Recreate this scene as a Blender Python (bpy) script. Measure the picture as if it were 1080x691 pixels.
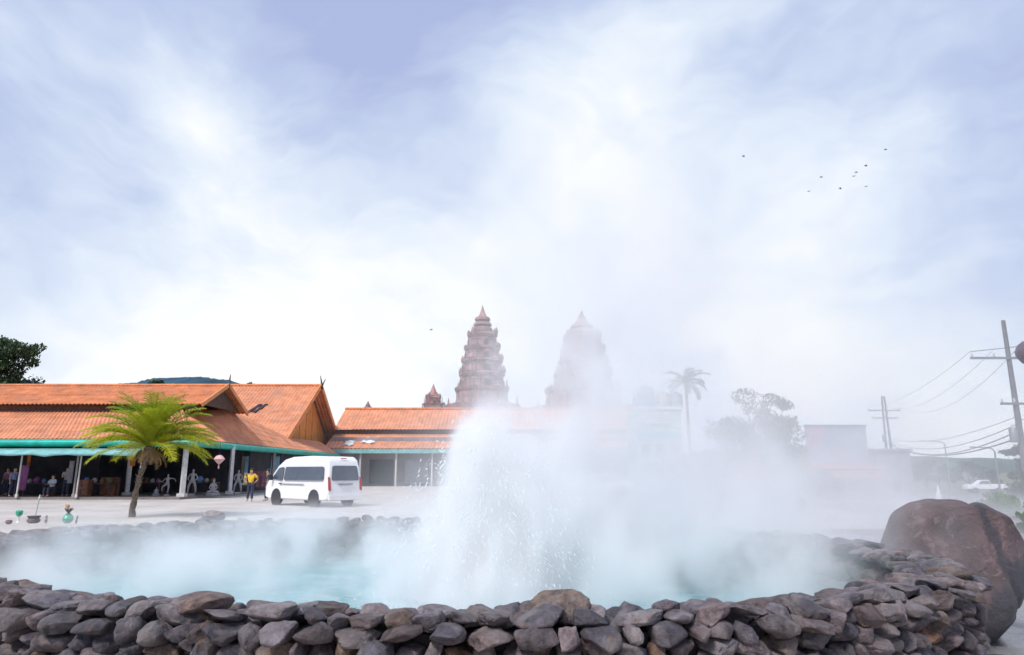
import bpy, bmesh, math, random
import numpy as np
from mathutils import Vector, Matrix, Euler
R = math.radians
S = bpy.context.scene
COL = S.collection
for o in list(bpy.data.objects): bpy.data.objects.remove(o)

# ------------------------------------------------------------------ camera
PITCH = 11.88
CAMZ = 1.6
cam = bpy.data.objects.new("camera", bpy.data.cameras.new("camera"))
COL.objects.link(cam)
cam.location = (0, 0, CAMZ)
cam.rotation_euler = (R(90 + PITCH), 0, 0)
cam.data.lens = 24.0
cam.data.sensor_width = 36.0
cam.data.clip_start = 0.05
cam.data.clip_end = 5000
S.camera = cam

# ------------------------------------------------------------------ node helpers
class NT:
    """small helper round a node tree: values may be sockets or numbers"""
    def __init__(s, nt): s.nt = nt; s.N = nt.nodes; s.L = nt.links
    def node(s, t, **kw):
        n = s.N.new(t)
        for k, v in kw.items(): setattr(n, k, v)
        return n
    def put(s, sock, v):
        if isinstance(v, bpy.types.NodeSocket): s.L.new(v, sock)
        else: sock.default_value = v
    def m(s, op, a, b=None, c=None, clamp=False):
        n = s.node('ShaderNodeMath', operation=op); n.use_clamp = clamp
        s.put(n.inputs[0], a)
        if b is not None: s.put(n.inputs[1], b)
        if c is not None: s.put(n.inputs[2], c)
        return n.outputs[0]
    def v(s, op, a, b=None, scale=None):
        n = s.node('ShaderNodeVectorMath', operation=op)
        s.put(n.inputs[0], a)
        if b is not None: s.put(n.inputs[1], b)
        if scale is not None: s.put(n.inputs['Scale'], scale)
        return n.outputs['Value'] if op in ('DOT_PRODUCT', 'LENGTH', 'DISTANCE') else n.outputs[0]
    def noise(s, vec, scale, detail=3, rough=.55, dist=0., out=0):
        n = s.node('ShaderNodeTexNoise')
        if vec is not None: s.L.new(vec, n.inputs['Vector'])
        n.inputs['Scale'].default_value = scale; n.inputs['Detail'].default_value = detail
        n.inputs['Roughness'].default_value = rough; n.inputs['Distortion'].default_value = dist
        return n.outputs[out]
    def voro(s, vec, scale, feature='F1', out='Distance'):
        n = s.node('ShaderNodeTexVoronoi', feature=feature)
        if vec is not None: s.L.new(vec, n.inputs['Vector'])
        n.inputs['Scale'].default_value = scale
        return n.outputs[out]
    def ramp(s, f, stops, interp='LINEAR'):
        n = s.node('ShaderNodeValToRGB'); n.color_ramp.interpolation = interp
        e = n.color_ramp.elements
        while len(e) < len(stops): e.new(.5)
        for i, (p, c) in enumerate(stops):
            e[i].position = p
            if not isinstance(c, (tuple, list)): c = (c, c, c)
            e[i].color = (*c[:3], 1)
        s.put(n.inputs[0], f)
        return n.outputs[0]
    def mix(s, f, a, b, mode='MIX'):
        n = s.node('ShaderNodeMix', data_type='RGBA', blend_type=mode)
        s.put(n.inputs['Factor'], f)
        for k, x in (('A', a), ('B', b)):
            i = [q for q in n.inputs if q.name == k and q.type == 'RGBA'][0]
            if isinstance(x, (tuple, list)): i.default_value = (*x[:3], 1)
            else: s.L.new(x, i)
        return [q for q in n.outputs if q.type == 'RGBA'][0]
    def smooth(s, x, a, b):
        n = s.node('ShaderNodeMapRange', interpolation_type='SMOOTHSTEP')
        s.put(n.inputs['Value'], x); n.inputs['From Min'].default_value = a; n.inputs['From Max'].default_value = b
        return n.outputs[0]
    def sep(s, v):
        n = s.node('ShaderNodeSeparateXYZ'); s.L.new(v, n.inputs[0]); return n.outputs[0], n.outputs[1], n.outputs[2]

# ------------------------------------------------------------------ sky and sun
SUN_EL, SUN_AZ = 50, 214          # azimuth clockwise from +Y
sd = Vector((math.sin(R(SUN_AZ)) * math.cos(R(SUN_EL)), math.cos(R(SUN_AZ)) * math.cos(R(SUN_EL)), math.sin(R(SUN_EL))))
sun = bpy.data.objects.new("sun", bpy.data.lights.new("sun", 'SUN'))
COL.objects.link(sun)
sun.data.energy = 3.2
sun.data.angle = R(12)
sun.data.color = (1, .96, .92)
sun.rotation_euler = (-sd).to_track_quat('-Z', 'Y').to_euler()
sun.location = (0, 0, 60)

W = bpy.data.worlds.new("World"); S.world = W; W.use_nodes = True
w = NT(W.node_tree); w.N.clear()
sky = w.node('ShaderNodeTexSky', sky_type='NISHITA'); sky.sun_disc = False
sky.sun_elevation = R(SUN_EL); sky.sun_rotation = R(SUN_AZ); sky.air_density = 1.2; sky.dust_density = 2.5
tc = w.node('ShaderNodeTexCoord').outputs['Generated']
dx, dy, dz = w.sep(tc)
def pdir(px, py):
    a, b = (px - 540) / 720, (345.5 - py) / 720
    c, s = math.cos(R(PITCH)), math.sin(R(PITCH))
    return Vector((a, c - s * b, s + c * b)).normalized()
warp = w.v('SCALE', w.v('SUBTRACT', w.noise(tc, 2.3, 4, .55, 0, 1), (.5, .5, .5)), scale=.40)
tw = w.v('ADD', tc, warp)
st = w.node('ShaderNodeMapping'); w.L.new(tw, st.inputs[0]); st.inputs['Scale'].default_value = (1, 1, 2.1); st.inputs['Rotation'].default_value = (0, R(16), 0)
n1 = w.noise(st.outputs[0], 2.6, 4, .5)
n2 = w.noise(st.outputs[0], 6.0, 4, .55)
cl = w.m('ADD', w.m('MULTIPLY', w.m('SUBTRACT', n1, .5), 1.2), w.m('MULTIPLY', w.m('SUBTRACT', n2, .5), .85))
# the brighter and darker cloud banks of this sky, as directions
for (px, py, rad, amp) in [(130, 120, .27, .52), (250, 160, .2, .25), (610, 150, .20, .36), (60, 290, .34, .50), (280, 320, .38, .60), (470, 380, .36, .45), (640, 10, .2, .2),
                           (300, 90, .12, .3), (960, 80, .22, .20), (840, 330, .30, .36), (760, 250, .25, .16), (950, 330, .2, .24), (1000, 430, .25, .25), (930, 220, .25, .16),
                           (350, 20, .22, -.45), (20, 40, .15, -.40), (110, 235, .17, -.32), (230, 260, .17, -.35), (10, 190, .14, -.4), (760, 60, .16, -.12), (420, 60, .16, -.38), (170, 238, .18, -.26), (330, 245, .15, -.22), (450, 190, .13, -.2), (50, 190, .15, -.2), (240, 40, .12, -.15), (130, 15, .12, -.2), (1070, 180, .20, -.32), (1060, 300, .16, -.15), (520, 60, .2, -.2)]:
    d = w.v('DISTANCE', tw, tuple(pdir(px, py)))
    g = w.m('EXPONENT', w.m('MULTIPLY', w.m('POWER', w.m('DIVIDE', d, rad), 2), -1))
    cl = w.m('ADD', cl, w.m('MULTIPLY', g, amp))
cl = w.m('ADD', cl, w.m('MULTIPLY', w.smooth(dz, .30, .0), .12))
cl = w.m('ADD', cl, w.m('MULTIPLY', w.smooth(dy, .1, -.5), .1))
cc = w.ramp(w.m('ADD', w.m('MULTIPLY', cl, .88), .155), [(0.0, (4.3, 5.0, 7.7)), (.33, (5.6, 6.5, 8.7)), (.66, (7.7, 8.5, 9.8)), (1.0, (10.1, 10.3, 10.4))])
# colour ramp clamps at 1, so the scale is applied after it
n = [x for x in w.N if x.type == 'VALTORGB'][-1]
for e in n.color_ramp.elements: e.color = (*[c / 10.4 for c in e.color[:3]], 1)
ccs = w.v('SCALE', cc, scale=11.2)
mixn = w.mix(.93, sky.outputs[0], ccs)
bg = w.node('ShaderNodeBackground'); w.L.new(mixn, bg.inputs[0]); bg.inputs[1].default_value = .092
wo = w.node('ShaderNodeOutputWorld'); w.L.new(bg.outputs[0], wo.inputs[0])

S.view_settings.view_transform = 'Standard'
S.view_settings.look = 'None'
S.view_settings.exposure = 0.08
S.view_settings.gamma = 1.0
S.view_settings.use_curve_mapping = False
cy = S.cycles
cy.use_denoising = True
cy.denoiser = 'OPENIMAGEDENOISE'
cy.max_bounces = 12; cy.diffuse_bounces = 3; cy.glossy_bounces = 3; cy.transmission_bounces = 4; cy.transparent_max_bounces = 16
cy.volume_bounces = 10
cy.use_adaptive_sampling = True; cy.adaptive_threshold = .03
cy.volume_step_rate = 1.0; cy.volume_max_steps = 128
cy.caustics_reflective = False; cy.caustics_refractive = False
cy.sample_clamp_indirect = 6

# ------------------------------------------------------------------ object helpers
def at(px, py, Y):
    d = pdir(px, py); return Vector((0, 0, CAMZ)) + d * (Y / d.y)
def proj(p):
    c, s = math.cos(R(PITCH)), math.sin(R(PITCH))
    z = p[2] - CAMZ; dep = p[1] * c + z * s; up = -p[1] * s + z * c
    return 540 + 720 * p[0] / dep, 345.5 - 720 * up / dep, dep

def tag(o, label=None, cat=None, group=None, kind=None):
    if label: o['label'] = label
    if cat: o['category'] = cat
    if group: o['group'] = group
    if kind: o['kind'] = kind
    return o
def empty(name, loc=(0, 0, 0), rz=0, **kw):
    o = bpy.data.objects.new(name, None); COL.objects.link(o)
    o.location = loc; o.rotation_euler = (0, 0, rz); o.empty_display_size = .2
    return tag(o, **kw)
def mobj(name, verts, faces, mat, parent=None, world=False, smooth=False, sharp=None):
    me = bpy.data.meshes.new(name)
    me.from_pydata([tuple(v) for v in verts], [], [tuple(f) for f in faces]); me.update()
    o = bpy.data.objects.new(name, me); COL.objects.link(o)
    for mm in (mat if isinstance(mat, (list, tuple)) else [mat]): me.materials.append(mm)
    if smooth:
        me.polygons.foreach_set('use_smooth', [True] * len(me.polygons))
        if sharp: me.set_sharp_from_angle(angle=R(sharp))
    if parent is not None:
        o.parent = parent
        if world and parent.parent is None: o.matrix_parent_inverse = Matrix.Translation(-Vector(parent.location))
    return o
class MB:
    def __init__(s): s.v = []; s.f = []
    def add(s, vs, fs):
        b = len(s.v); s.v += [Vector(x) for x in vs]; s.f += [tuple(b + i for i in f) for f in fs]; return s
    def box(s, c, d, rz=0, M=None):
        x, y, z = d[0] / 2, d[1] / 2, d[2] / 2
        vs = [Vector((i * x, j * y, k * z)) for i in (-1, 1) for j in (-1, 1) for k in (-1, 1)]
        if M is not None: vs = [M @ q for q in vs]
        elif rz: vs = [Matrix.Rotation(rz, 3, 'Z') @ q for q in vs]
        return s.add([q + Vector(c) for q in vs], [(0, 1, 3, 2), (4, 6, 7, 5), (0, 4, 5, 1), (2, 3, 7, 6), (0, 2, 6, 4), (1, 5, 7, 3)])
    def tube(s, pts, rads, n=10, cap=True):
        pts = [Vector(p) for p in pts]
        if not isinstance(rads, (list, tuple)): rads = [rads] * len(pts)
        vs = []; fs = []; up = Vector((0, 0, 1)); last = None
        for i, p in enumerate(pts):
            t = (pts[min(i + 1, len(pts) - 1)] - pts[max(i - 1, 0)])
            t = t.normalized() if t.length > 1e-9 else Vector((0, 0, 1))
            a = last - t * last.dot(t) if last is not None else (up.cross(t) if abs(t.z) < .95 else Vector((1, 0, 0)))
            if a.length < 1e-6: a = Vector((1, 0, 0))
            a = (a - t * a.dot(t)).normalized(); b = t.cross(a); last = a
            for k in range(n):
                q = 2 * math.pi * k / n; vs.append(p + (a * math.cos(q) + b * math.sin(q)) * rads[i])
        for i in range(len(pts) - 1):
            for k in range(n):
                fs.append((i * n + k, i * n + (k + 1) % n, (i + 1) * n + (k + 1) % n, (i + 1) * n + k))
        if cap: fs += [tuple(range(n))[::-1], tuple((len(pts) - 1) * n + k for k in range(n))]
        return s.add(vs, fs)
    def lathe(s, c, prof, n=20, sq=None):
        """prof = [(radius, z)]; closed where the radius is 0"""
        c = Vector(c); vs = []; fs = []
        for r, z in prof:
            for k in range(n):
                q = 2 * math.pi * k / n; rr = r * (sq(q, z) if sq else 1)
                vs.append(c + Vector((rr * math.cos(q), rr * math.sin(q), z)))
        for i in range(len(prof) - 1):
            for k in range(n): fs.append((i * n + k, i * n + (k + 1) % n, (i + 1) * n + (k + 1) % n, (i + 1) * n + k))
        fs += [tuple(range(n))[::-1], tuple((len(prof) - 1) * n + k for k in range(n))]
        return s.add(vs, fs)
    def prism(s, poly, vec):
        vec = Vector(vec); n = len(poly); p = [Vector(q) for q in poly]
        return s.add(p + [q + vec for q in p], [tuple(range(n))[::-1], tuple(range(n, 2 * n))] + [(i, (i + 1) % n, n + (i + 1) % n, n + i) for i in range(n)])
    def build(s, name, mat, parent=None, world=False, smooth=False, sharp=35, **kw):
        o = mobj(name, s.v, s.f, mat, parent, world, smooth, sharp if smooth else None)
        return tag(o, **kw)
def copy_tree(o, parent=None):
    c = o.copy(); COL.objects.link(c); c.parent = parent
    for ch in [x for x in o.children]: copy_tree(ch, c)
    return c

# ------------------------------------------------------------------ materials
MATS = {}
def mat(name, col, rough=.7, var=.15, scale=4, bump=.0, bscale=30, metal=0, col2=None, spec=.5, coat=0, obj=True, stain=None, emit=None):
    if name in MATS: return MATS[name]
    m = bpy.data.materials.new(name); m.use_nodes = True; t = NT(m.node_tree)
    p = t.N['Principled BSDF']
    co = t.node('ShaderNodeTexCoord').outputs['Object']
    nz = t.noise(co, scale, 4, .6)
    c2 = col2 or tuple(min(1, c * (1 - var * 2.2)) for c in col)
    c1 = tuple(min(1, c * (1 + var)) for c in col)
    c = t.mix(t.ramp(nz, [(.32, 0.), (.68, 1.)]), c2, c1)
    if stain:
        sc, scol, amt = stain
        c = t.mix(t.m('MULTIPLY', t.ramp(t.noise(co, sc, 5, .65, .6), [(.5, 0.), (.62, 1.)]), amt), c, scol)
    t.L.new(c, p.inputs['Base Color'])
    p.inputs['Metallic'].default_value = metal; p.inputs['Specular IOR Level'].default_value = spec
    p.inputs['Coat Weight'].default_value = coat
    t.put(p.inputs['Roughness'], t.m('ADD', t.m('MULTIPLY', t.noise(co, scale * 2.3, 3), .24), rough - .12, clamp=True))
    if bump:
        b = t.node('ShaderNodeBump'); b.inputs['Distance'].default_value = bump
        t.L.new(t.noise(co, bscale, 5, .6), b.inputs['Height']); t.L.new(b.outputs[0], p.inputs['Normal'])
    if emit:
        p.inputs['Emission Color'].default_value = (*emit[0], 1); p.inputs['Emission Strength'].default_value = emit[1]
    MATS[name] = m
    return m
M_orange = mat('terracotta_sheet', (.68, .235, .095), .75, .14, 1.3, .004, 20, stain=(.55, (.38, .17, .10), .55))
M_orange2 = mat('terracotta_sheet_pale', (.72, .30, .155), .75, .13, 1.0, .004, 20, stain=(.5, (.46, .24, .16), .55))
M_board = mat('orange_board', (.74, .29, .11), .7, .1, 1.5)
M_gable = mat('gable_panel', (.80, .31, .07), .7, .1, .8)
M_teal = mat('teal_gutter_paint', (.0, .42, .32), .45, .12, 2)
M_teal2 = mat('pale_teal_canvas', (.22, .48, .47), .7, .12, 2)
M_wood = mat('dark_wood', (.10, .055, .035), .7, .2, 5, .003, 30)
M_dark = mat('dark_interior', (.035, .033, .045), .8, .3, .8)  # near-black: the hall's inner shade put into the colour; also dark shutters
M_whitepost = mat('white_post_paint', (.62, .60, .58), .6, .1, 6)
M_floor = mat('shop_floor', (.22, .19, .18), .7, .1, 2)
M_white = mat('white_paint', (.78, .78, .78), .4, .04, 3)
M_car = mat('white_car_paint', (.82, .82, .82), .35, .0, .3, coat=.4)
M_glass = mat('dark_window_glass', (.06, .075, .10), .12, .1, 3, spec=.9)
M_rubber = mat('tyre_rubber', (.025, .025, .027), .8, .1, 9)
M_rim = mat('wheel_metal', (.45, .45, .46), .35, .1, 5, metal=.8)
M_red = mat('red_lens', (.45, .03, .03), .25, .1, 8)
M_black = mat('black_plastic', (.03, .03, .033), .5, .1, 9)
M_skin = mat('skin', (.40, .24, .16), .6, .06, 8)
M_hair = mat('black_hair', (.012, .011, .011), .6, .2, 30)
M_yellow = mat('yellow_shirt_cloth', (.85, .50, .015), .85, .08, 9)
M_navy = mat('navy_cloth', (.035, .04, .08), .85, .1, 9)
M_blue = mat('blue_cloth', (.12, .22, .42), .85, .1, 9)
M_purple = mat('purple_cloth', (.24, .08, .22), .85, .1, 9)
M_paleblue = mat('pale_blue_cloth', (.42, .50, .60), .85, .08, 9)
M_gray = mat('grey_cloth', (.30, .30, .33), .85, .1, 9)
M_statue = mat('pale_statue_stone', (.34, .32, .33), .75, .12, 9, .004, 40)
M_metal = mat('grey_metal', (.3, .31, .33), .45, .1, 6, metal=.6)
M_conc = mat('concrete', (.34, .33, .33), .85, .12, 3, .003, 40, stain=(1.5, (.2, .19, .19), .5))
M_cable = mat('black_cable', (.02, .02, .022), .7, .1, 9)
M_prang = mat('prang_sandstone', (.40, .215, .20), .85, .26, 1.1, .06, 5, stain=(.6, (.17, .10, .10), .6))
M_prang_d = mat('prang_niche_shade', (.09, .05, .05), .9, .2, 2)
M_bark = mat('palm_bark', (.20, .155, .12), .95, .3, 14, .02, 40)
M_bark2 = mat('tree_bark', (.10, .08, .06), .95, .3, 9, .02, 30)
M_birdm = mat('bird_feather', (.26, .27, .30), .8)

def leafmat(name, a, b, sc=1.5, trans=.25):
    m = bpy.data.materials.new(name); m.use_nodes = True; t = NT(m.node_tree)
    p = t.N['Principled BSDF']; co = t.node('ShaderNodeTexCoord').outputs['Object']
    at_ = t.node('ShaderNodeAttribute', attribute_name='tint')
    f = t.m('ADD', t.m('MULTIPLY', t.ramp(t.noise(co, sc, 3), [(.35, 0.), (.65, 1.)]), .4), t.m('MULTIPLY', at_.outputs['Fac'], .6))
    c = t.mix(f, a, b); t.L.new(c, p.inputs['Base Color']); p.inputs['Roughness'].default_value = .55
    tr = t.node('ShaderNodeBsdfTranslucent'); t.L.new(c, tr.inputs[0])
    ms = t.node('ShaderNodeMixShader'); ms.inputs[0].default_value = trans
    t.L.new(p.outputs[0], ms.inputs[1]); t.L.new(tr.outputs[0], ms.inputs[2]); t.L.new(ms.outputs[0], t.N['Material Output'].inputs[0])
    return m
M_palm = leafmat('palm_leaflets', (.10, .24, .015), (.62, .60, .03), 1.2, .45)
M_leafd = leafmat('dark_leaves', (.012, .035, .012), (.05, .10, .025), .5, .15)
M_leafm = leafmat('green_leaves', (.03, .08, .02), (.10, .17, .04), .5, .2)
# ================================================================== GROUND
def ground_z(x, y):
    a = min(1, max(0, (x - 14) / 22)); b = min(1, max(0, (y - 28) / 30))
    a = a * a * (3 - 2 * a); b = b * b * (3 - 2 * b)
    return -1.3 * a * b
def ground_mat():
    m = bpy.data.materials.new('ground_surface'); m.use_nodes = True; t = NT(m.node_tree); p = t.N['Principled BSDF']
    co = t.node('ShaderNodeTexCoord').outputs['Object']
    a = t.mix(t.ramp(t.noise(co, .35, 5, .6), [(.35, 0.), (.65, 1.)]), (.45, .41, .37), (.60, .55, .50))
    a = t.mix(t.m('MULTIPLY', t.ramp(t.noise(co, 1.7, 5, .7, .5), [(.52, 0.), (.66, 1.)]), .25), a, (.34, .31, .28))
    br = t.node('ShaderNodeTexBrick'); t.L.new(t.v('ADD', co, t.v('SCALE', t.noise(co, .6, 2, .5, 0, 1), scale=.12)), br.inputs['Vector']); br.inputs['Scale'].default_value = .28; br.inputs['Mortar Size'].default_value = .006
    for k_ in ('Color1', 'Color2'): br.inputs[k_].default_value = (1, 1, 1, 1)
    br.inputs['Mortar'].default_value = (0, 0, 0, 1)
    a = t.mix(t.m('MULTIPLY', t.m('SUBTRACT', 1, br.outputs['Color']), .45), a, (.20, .18, .17))
    mp = t.node('ShaderNodeMapping'); t.L.new(co, mp.inputs[0]); mp.inputs['Rotation'].default_value = (0, 0, R(25)); mp.inputs['Scale'].default_value = (.06, 1.3, 1)
    a = t.mix(t.m('MULTIPLY', t.ramp(t.noise(mp.outputs[0], 1.6, 4, .6), [(.56, 0.), (.66, 1.)]), .28), a, (.25, .23, .22))
    t.L.new(a, p.inputs['Base Color']); p.inputs['Roughness'].default_value = .8
    b = t.node('ShaderNodeBump'); b.inputs['Distance'].default_value = .01; t.L.new(t.noise(co, 25, 5), b.inputs['Height']); t.L.new(b.outputs[0], p.inputs['Normal'])
    return m
def sheet(name, xs, ys, dz, m, zf=ground_z):
    vs = [(x, y, zf(x, y) + dz) for y in ys for x in xs]; nx = len(xs)
    fs = [(j * nx + i, j * nx + i + 1, (j + 1) * nx + i + 1, (j + 1) * nx + i) for j in range(len(ys) - 1) for i in range(nx - 1)]
    return mobj(name, vs, fs, m, smooth=True)
xs = [-2600, -900, -300, -100] + [x for x in range(-60, 100, 4)] + [130, 300, 900, 2600]
ys = [-60, -20, 0, 10, 20] + [y for y in range(26, 80, 3)] + [90, 120, 200, 400, 900, 2600]
M_grass = mat('rough_ground', (.13, .14, .08), .95, .3, .3, .02, 8, stain=(.2, (.2, .17, .12), .6))
tag(sheet('ground', xs, ys, -.016, M_grass), kind='structure')
tag(sheet('plaza', [-70, -40, -20, 0, 10, 14], [-20, 0, 10, 20, 40, 60, 76], -.004, ground_mat()), kind='structure')
# wet dark paving to the side of the pool and the road beyond
def wet_mat():
    m = bpy.data.materials.new('wet_paving'); m.use_nodes = True; t = NT(m.node_tree); p = t.N['Principled BSDF']
    co = t.node('ShaderNodeTexCoord').outputs['Object']
    k = t.ramp(t.noise(co, .9, 4, .6, .4), [(.42, 0.), (.55, 1.)])
    t.L.new(t.mix(k, (.10, .095, .10), (.22, .21, .21)), p.inputs['Base Color'])
    t.put(p.inputs['Roughness'], t.m('ADD', t.m('MULTIPLY', k, .45), .08))
    b = t.node('ShaderNodeBump'); b.inputs['Distance'].default_value = .004; t.L.new(t.noise(co, 30, 4), b.inputs['Height']); t.L.new(b.outputs[0], p.inputs['Normal'])
    return m
tag(sheet('wet_paving', [3.2, 6, 10, 14, 22], [-3, 4, 8, 12, 15.5, 18.5], .001, wet_mat()), kind='structure')
tag(sheet('road', [14, 18, 22, 26, 30, 34, 38, 42, 60], list(range(38, 80, 3)) + [90, 120, 200], -.008, mat('road_asphalt', (.13, .13, .135), .85, .15, 1, .005, 60)), kind='structure')
tag(MB().box((17.0, 37.4, -.02), (10, .16, .22)).build('road_kerb', mat('kerb_paint', (.7, .7, .7), .6, .1, 3)), kind='structure')
tag(MB().box((13, 18.68, .04), (18, .35, .12)).build('paving_kerb', mat('red_kerb', (.22, .09, .07), .8, .2, 3)), kind='structure')

def hill(name, cx, cy, w, d, h, seed, m):
    rnd = random.Random(seed); n = 44; k = 10
    ph = [(rnd.uniform(.5, 5), rnd.uniform(0, 6.3), rnd.uniform(.3, 1)) for _ in range(6)]
    vs = []; fs = []
    for j in range(k + 1):
        for i in range(n + 1):
            u = i / n * 2 - 1; v = j / k * 2 - 1
            q = max(0, 1 - u * u) ** .9 * max(0, 1 - v * v)
            r = sum(a * math.sin(f * u * 3.1 + p + v) for f, p, a in ph) / 4
            vs.append((cx + u * w / 2, cy + v * d / 2, h * q * (1 + .28 * r) + (rnd.uniform(-1, 1) * h * .02 if q > 0 else -3)))
    for j in range(k):
        for i in range(n): a = j * (n + 1) + i; fs.append((a, a + 1, a + n + 2, a + n + 1))
    return tag(mobj(name, vs, fs, m, smooth=True), kind='structure')
M_hill = mat('forested_hill', (.035, .075, .06), .95, .3, .012, 3, .05)
M_hillb = mat('hazed_forested_hill', (.03, .085, .13), .95, .3, .012, 3, .05)  # distance haze put into the hill colour as blue
def ridge(pts, Y, m, depth=160):
    """a wooded ridge whose crest passes through the given sight lines, with real foot and back"""
    rnd = random.Random(4); vs = []; fs = []; n = 150; k = 8
    P = [at(px, py, Y) for px, py in pts]
    for j in range(k + 1):
        v = j / k * 2 - 1
        for i in range(n + 1):
            u = i / n * (len(P) - 1); a_ = min(len(P) - 2, int(u)); f = u - a_; f = f * f * (3 - 2 * f)
            z = P[a_].z * (1 - f) + P[a_ + 1].z * f; x = P[a_].x + (P[a_ + 1].x - P[a_].x) * (u - a_)
            q = max(0, 1 - v * v) ** .8
            vs.append((x + 20 * v, Y + v * depth, z * q + rnd.uniform(-1, 1) * (2.0 if q > .2 else 0) + (0 if q > .01 else -3)))
    for j in range(k):
        for i in range(n): a_ = j * (n + 1) + i; fs.append((a_, a_ + 1, a_ + n + 2, a_ + n + 1))
    return tag(mobj('hills', vs, fs, m, smooth=True), kind='structure')
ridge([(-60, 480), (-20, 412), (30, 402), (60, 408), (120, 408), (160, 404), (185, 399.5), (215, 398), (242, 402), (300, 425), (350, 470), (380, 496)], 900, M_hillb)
hill('hills', 560, 1500, 900, 300, 46, 5, M_hill)
hill('hills', 800, 1400, 700, 300, 30, 6, M_hill)

# ================================================================== POOL WALL
inner = [(0, 3.72), (1.0, 3.86), (1.85, 4.25), (2.6, 4.86), (2.93, 5.6), (2.98, 6.4), (2.7, 7.3), (1.9, 8.3), (.8, 9.1), (-.8, 9.55), (-2.4, 9.6), (-3.9, 9.2),
         (-4.85, 8.4), (-5.15, 7.3), (-4.7, 6.1), (-3.7, 5.05), (-2.75, 4.3), (-1.6, 3.86)]
def crom(P, per=24):
    n = len(P); out = []
    for i in range(n):
        a, b, c, d = [np.array(P[(i + k - 1) % n]) for k in range(4)]
        for j in range(per):
            t = j / per
            out.append(.5 * ((2 * b) + (-a + c) * t + (2 * a - 5 * b + 4 * c - d) * t * t + (-a + 3 * b - 3 * c + d) * t ** 3))
    return np.array(out)
PI = crom(inner)
seg = np.linalg.norm(np.roll(PI, -1, 0) - PI, axis=1); CUM = np.concatenate([[0], np.cumsum(seg)]); LEN = CUM[-1]
def path(s):
    s = s % LEN; i = int(np.searchsorted(CUM, s, 'right') - 1); i = min(i, len(PI) - 1)
    f = (s - CUM[i]) / seg[i]; a = PI[i]; b = PI[(i + 1) % len(PI)]
    p = a * (1 - f) + b * f; a2 = PI[(i - 6) % len(PI)]; b2 = PI[(i + 7) % len(PI)]
    t = (b2 - a2) / np.linalg.norm(b2 - a2)
    return p, t, np.array([t[1], -t[0]])            # point, tangent, outward normal (the path runs counter-clockwise)
THICK = .40; TOP = .95; WATER = .42

def mk_ico(sub):
    bm = bmesh.new(); bmesh.ops.create_icosphere(bm, subdivisions=sub, radius=1)
    v = np.array([q.co[:] for q in bm.verts]); f = np.array([[x.index for x in q.verts] for q in bm.faces]); bm.free(); return v, f
ICO = {k: mk_ico(k) for k in (2, 3, 4, 5, 6)}
def rock(rng, sub, cuts=11, lo=.52, hi=.88, rough=.035, sharp=.9):
    v, f = ICO[sub]; p = np.sign(v) * np.abs(v) ** .72 * .95
    Q, _q = np.linalg.qr(rng.normal(size=(3, 3))); p = p if rng.random() < .7 else (v @ Q)
    for _ in range(cuts):
        n = rng.normal(size=3); n /= np.linalg.norm(n); h = rng.uniform(lo, hi)
        d = p @ n; over = np.maximum(0, d - h); p -= np.outer(over * sharp, n)
    r = np.zeros(len(p))
    for k in range(14):
        n = rng.normal(size=3); n /= np.linalg.norm(n); fr = rng.uniform(2.0, 5) * (1 + .75 * k)
        r += np.sin(p @ n * fr + rng.uniform(0, 6.28)) / (1 + .38 * k)
    p += v * (r * rough)[:, None]
    p /= np.abs(p).max(axis=0)
    return p, f
def stone_mat(name, sp=1.0, wet=False):
    m = bpy.data.materials.new(name); m.use_nodes = True; t = NT(m.node_tree); p = t.N['Principled BSDF']
    co = t.node('ShaderNodeTexCoord').outputs['Object']
    ti = t.node('ShaderNodeAttribute', attribute_name='tint').outputs['Color']
    n1 = t.noise(co, 17 * sp, 6, .68, .4); n2 = t.noise(co, 75 * sp, 5, .7); n3 = t.noise(co, 3.2 * sp, 4, .6, .8)
    c = t.mix(t.ramp(n1, [(.38, 0.), (.62, 1.)]), t.mix(1, ti, (.42, .39, .42), 'MULTIPLY'), t.mix(1, ti, (1.25, 1.2, 1.18), 'MULTIPLY'))
    c = t.mix(t.m('MULTIPLY', t.ramp(n3, [(.50, 0.), (.60, 1.)]), .40), c, (.33, .285, .27))       # pale mineral crust
    c = t.mix(t.m('MULTIPLY', t.ramp(t.noise(co, 14 * sp, 4, .6, 1.5), [(.60, 0.), (.68, 1.)]), .5), c, (.19, .095, .05))
    cr = t.ramp(t.voro(t.v('ADD', co, t.v('SCALE', t.noise(co, 8 * sp, 3, .5, 0, 1), scale=.12)), 7 * sp, 'DISTANCE_TO_EDGE'), [(.0, 0.), (.035, 1.)])
    c = t.mix(t.m('MULTIPLY', t.m('SUBTRACT', 1, cr), .12), c, (.05, .04, .04))
    t.L.new(c, p.inputs['Base Color'])
    t.put(p.inputs['Roughness'], t.m('ADD', t.m('MULTIPLY', n1, .35), .42))
    h = t.m('ADD', t.m('ADD', t.m('MULTIPLY', n1, .55), t.m('MULTIPLY', n2, .28)), t.m('MULTIPLY', cr, .05))
    b = t.node('ShaderNodeBump'); b.inputs['Distance'].default_value = .045; b.inputs['Strength'].default_value = 1.0
    t.L.new(h, b.inputs['Height']); t.L.new(b.outputs[0], p.inputs['Normal'])
    return m
M_stone = stone_mat('field_stone')
M_mortar = mat('dark_mortar', (.045, .038, .040), .95, .3, 12, .02, 30)
TINTS = [(.20, .18, .19), (.245, .205, .205), (.165, .15, .165), (.28, .235, .225), (.22, .165, .15), (.13, .12, .135), (.30, .27, .265), (.21, .19, .205), (.25, .20, .195)]
RARE = [(.27, .15, .085), (.27, .19, .135), (.33, .245, .18)]
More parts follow.
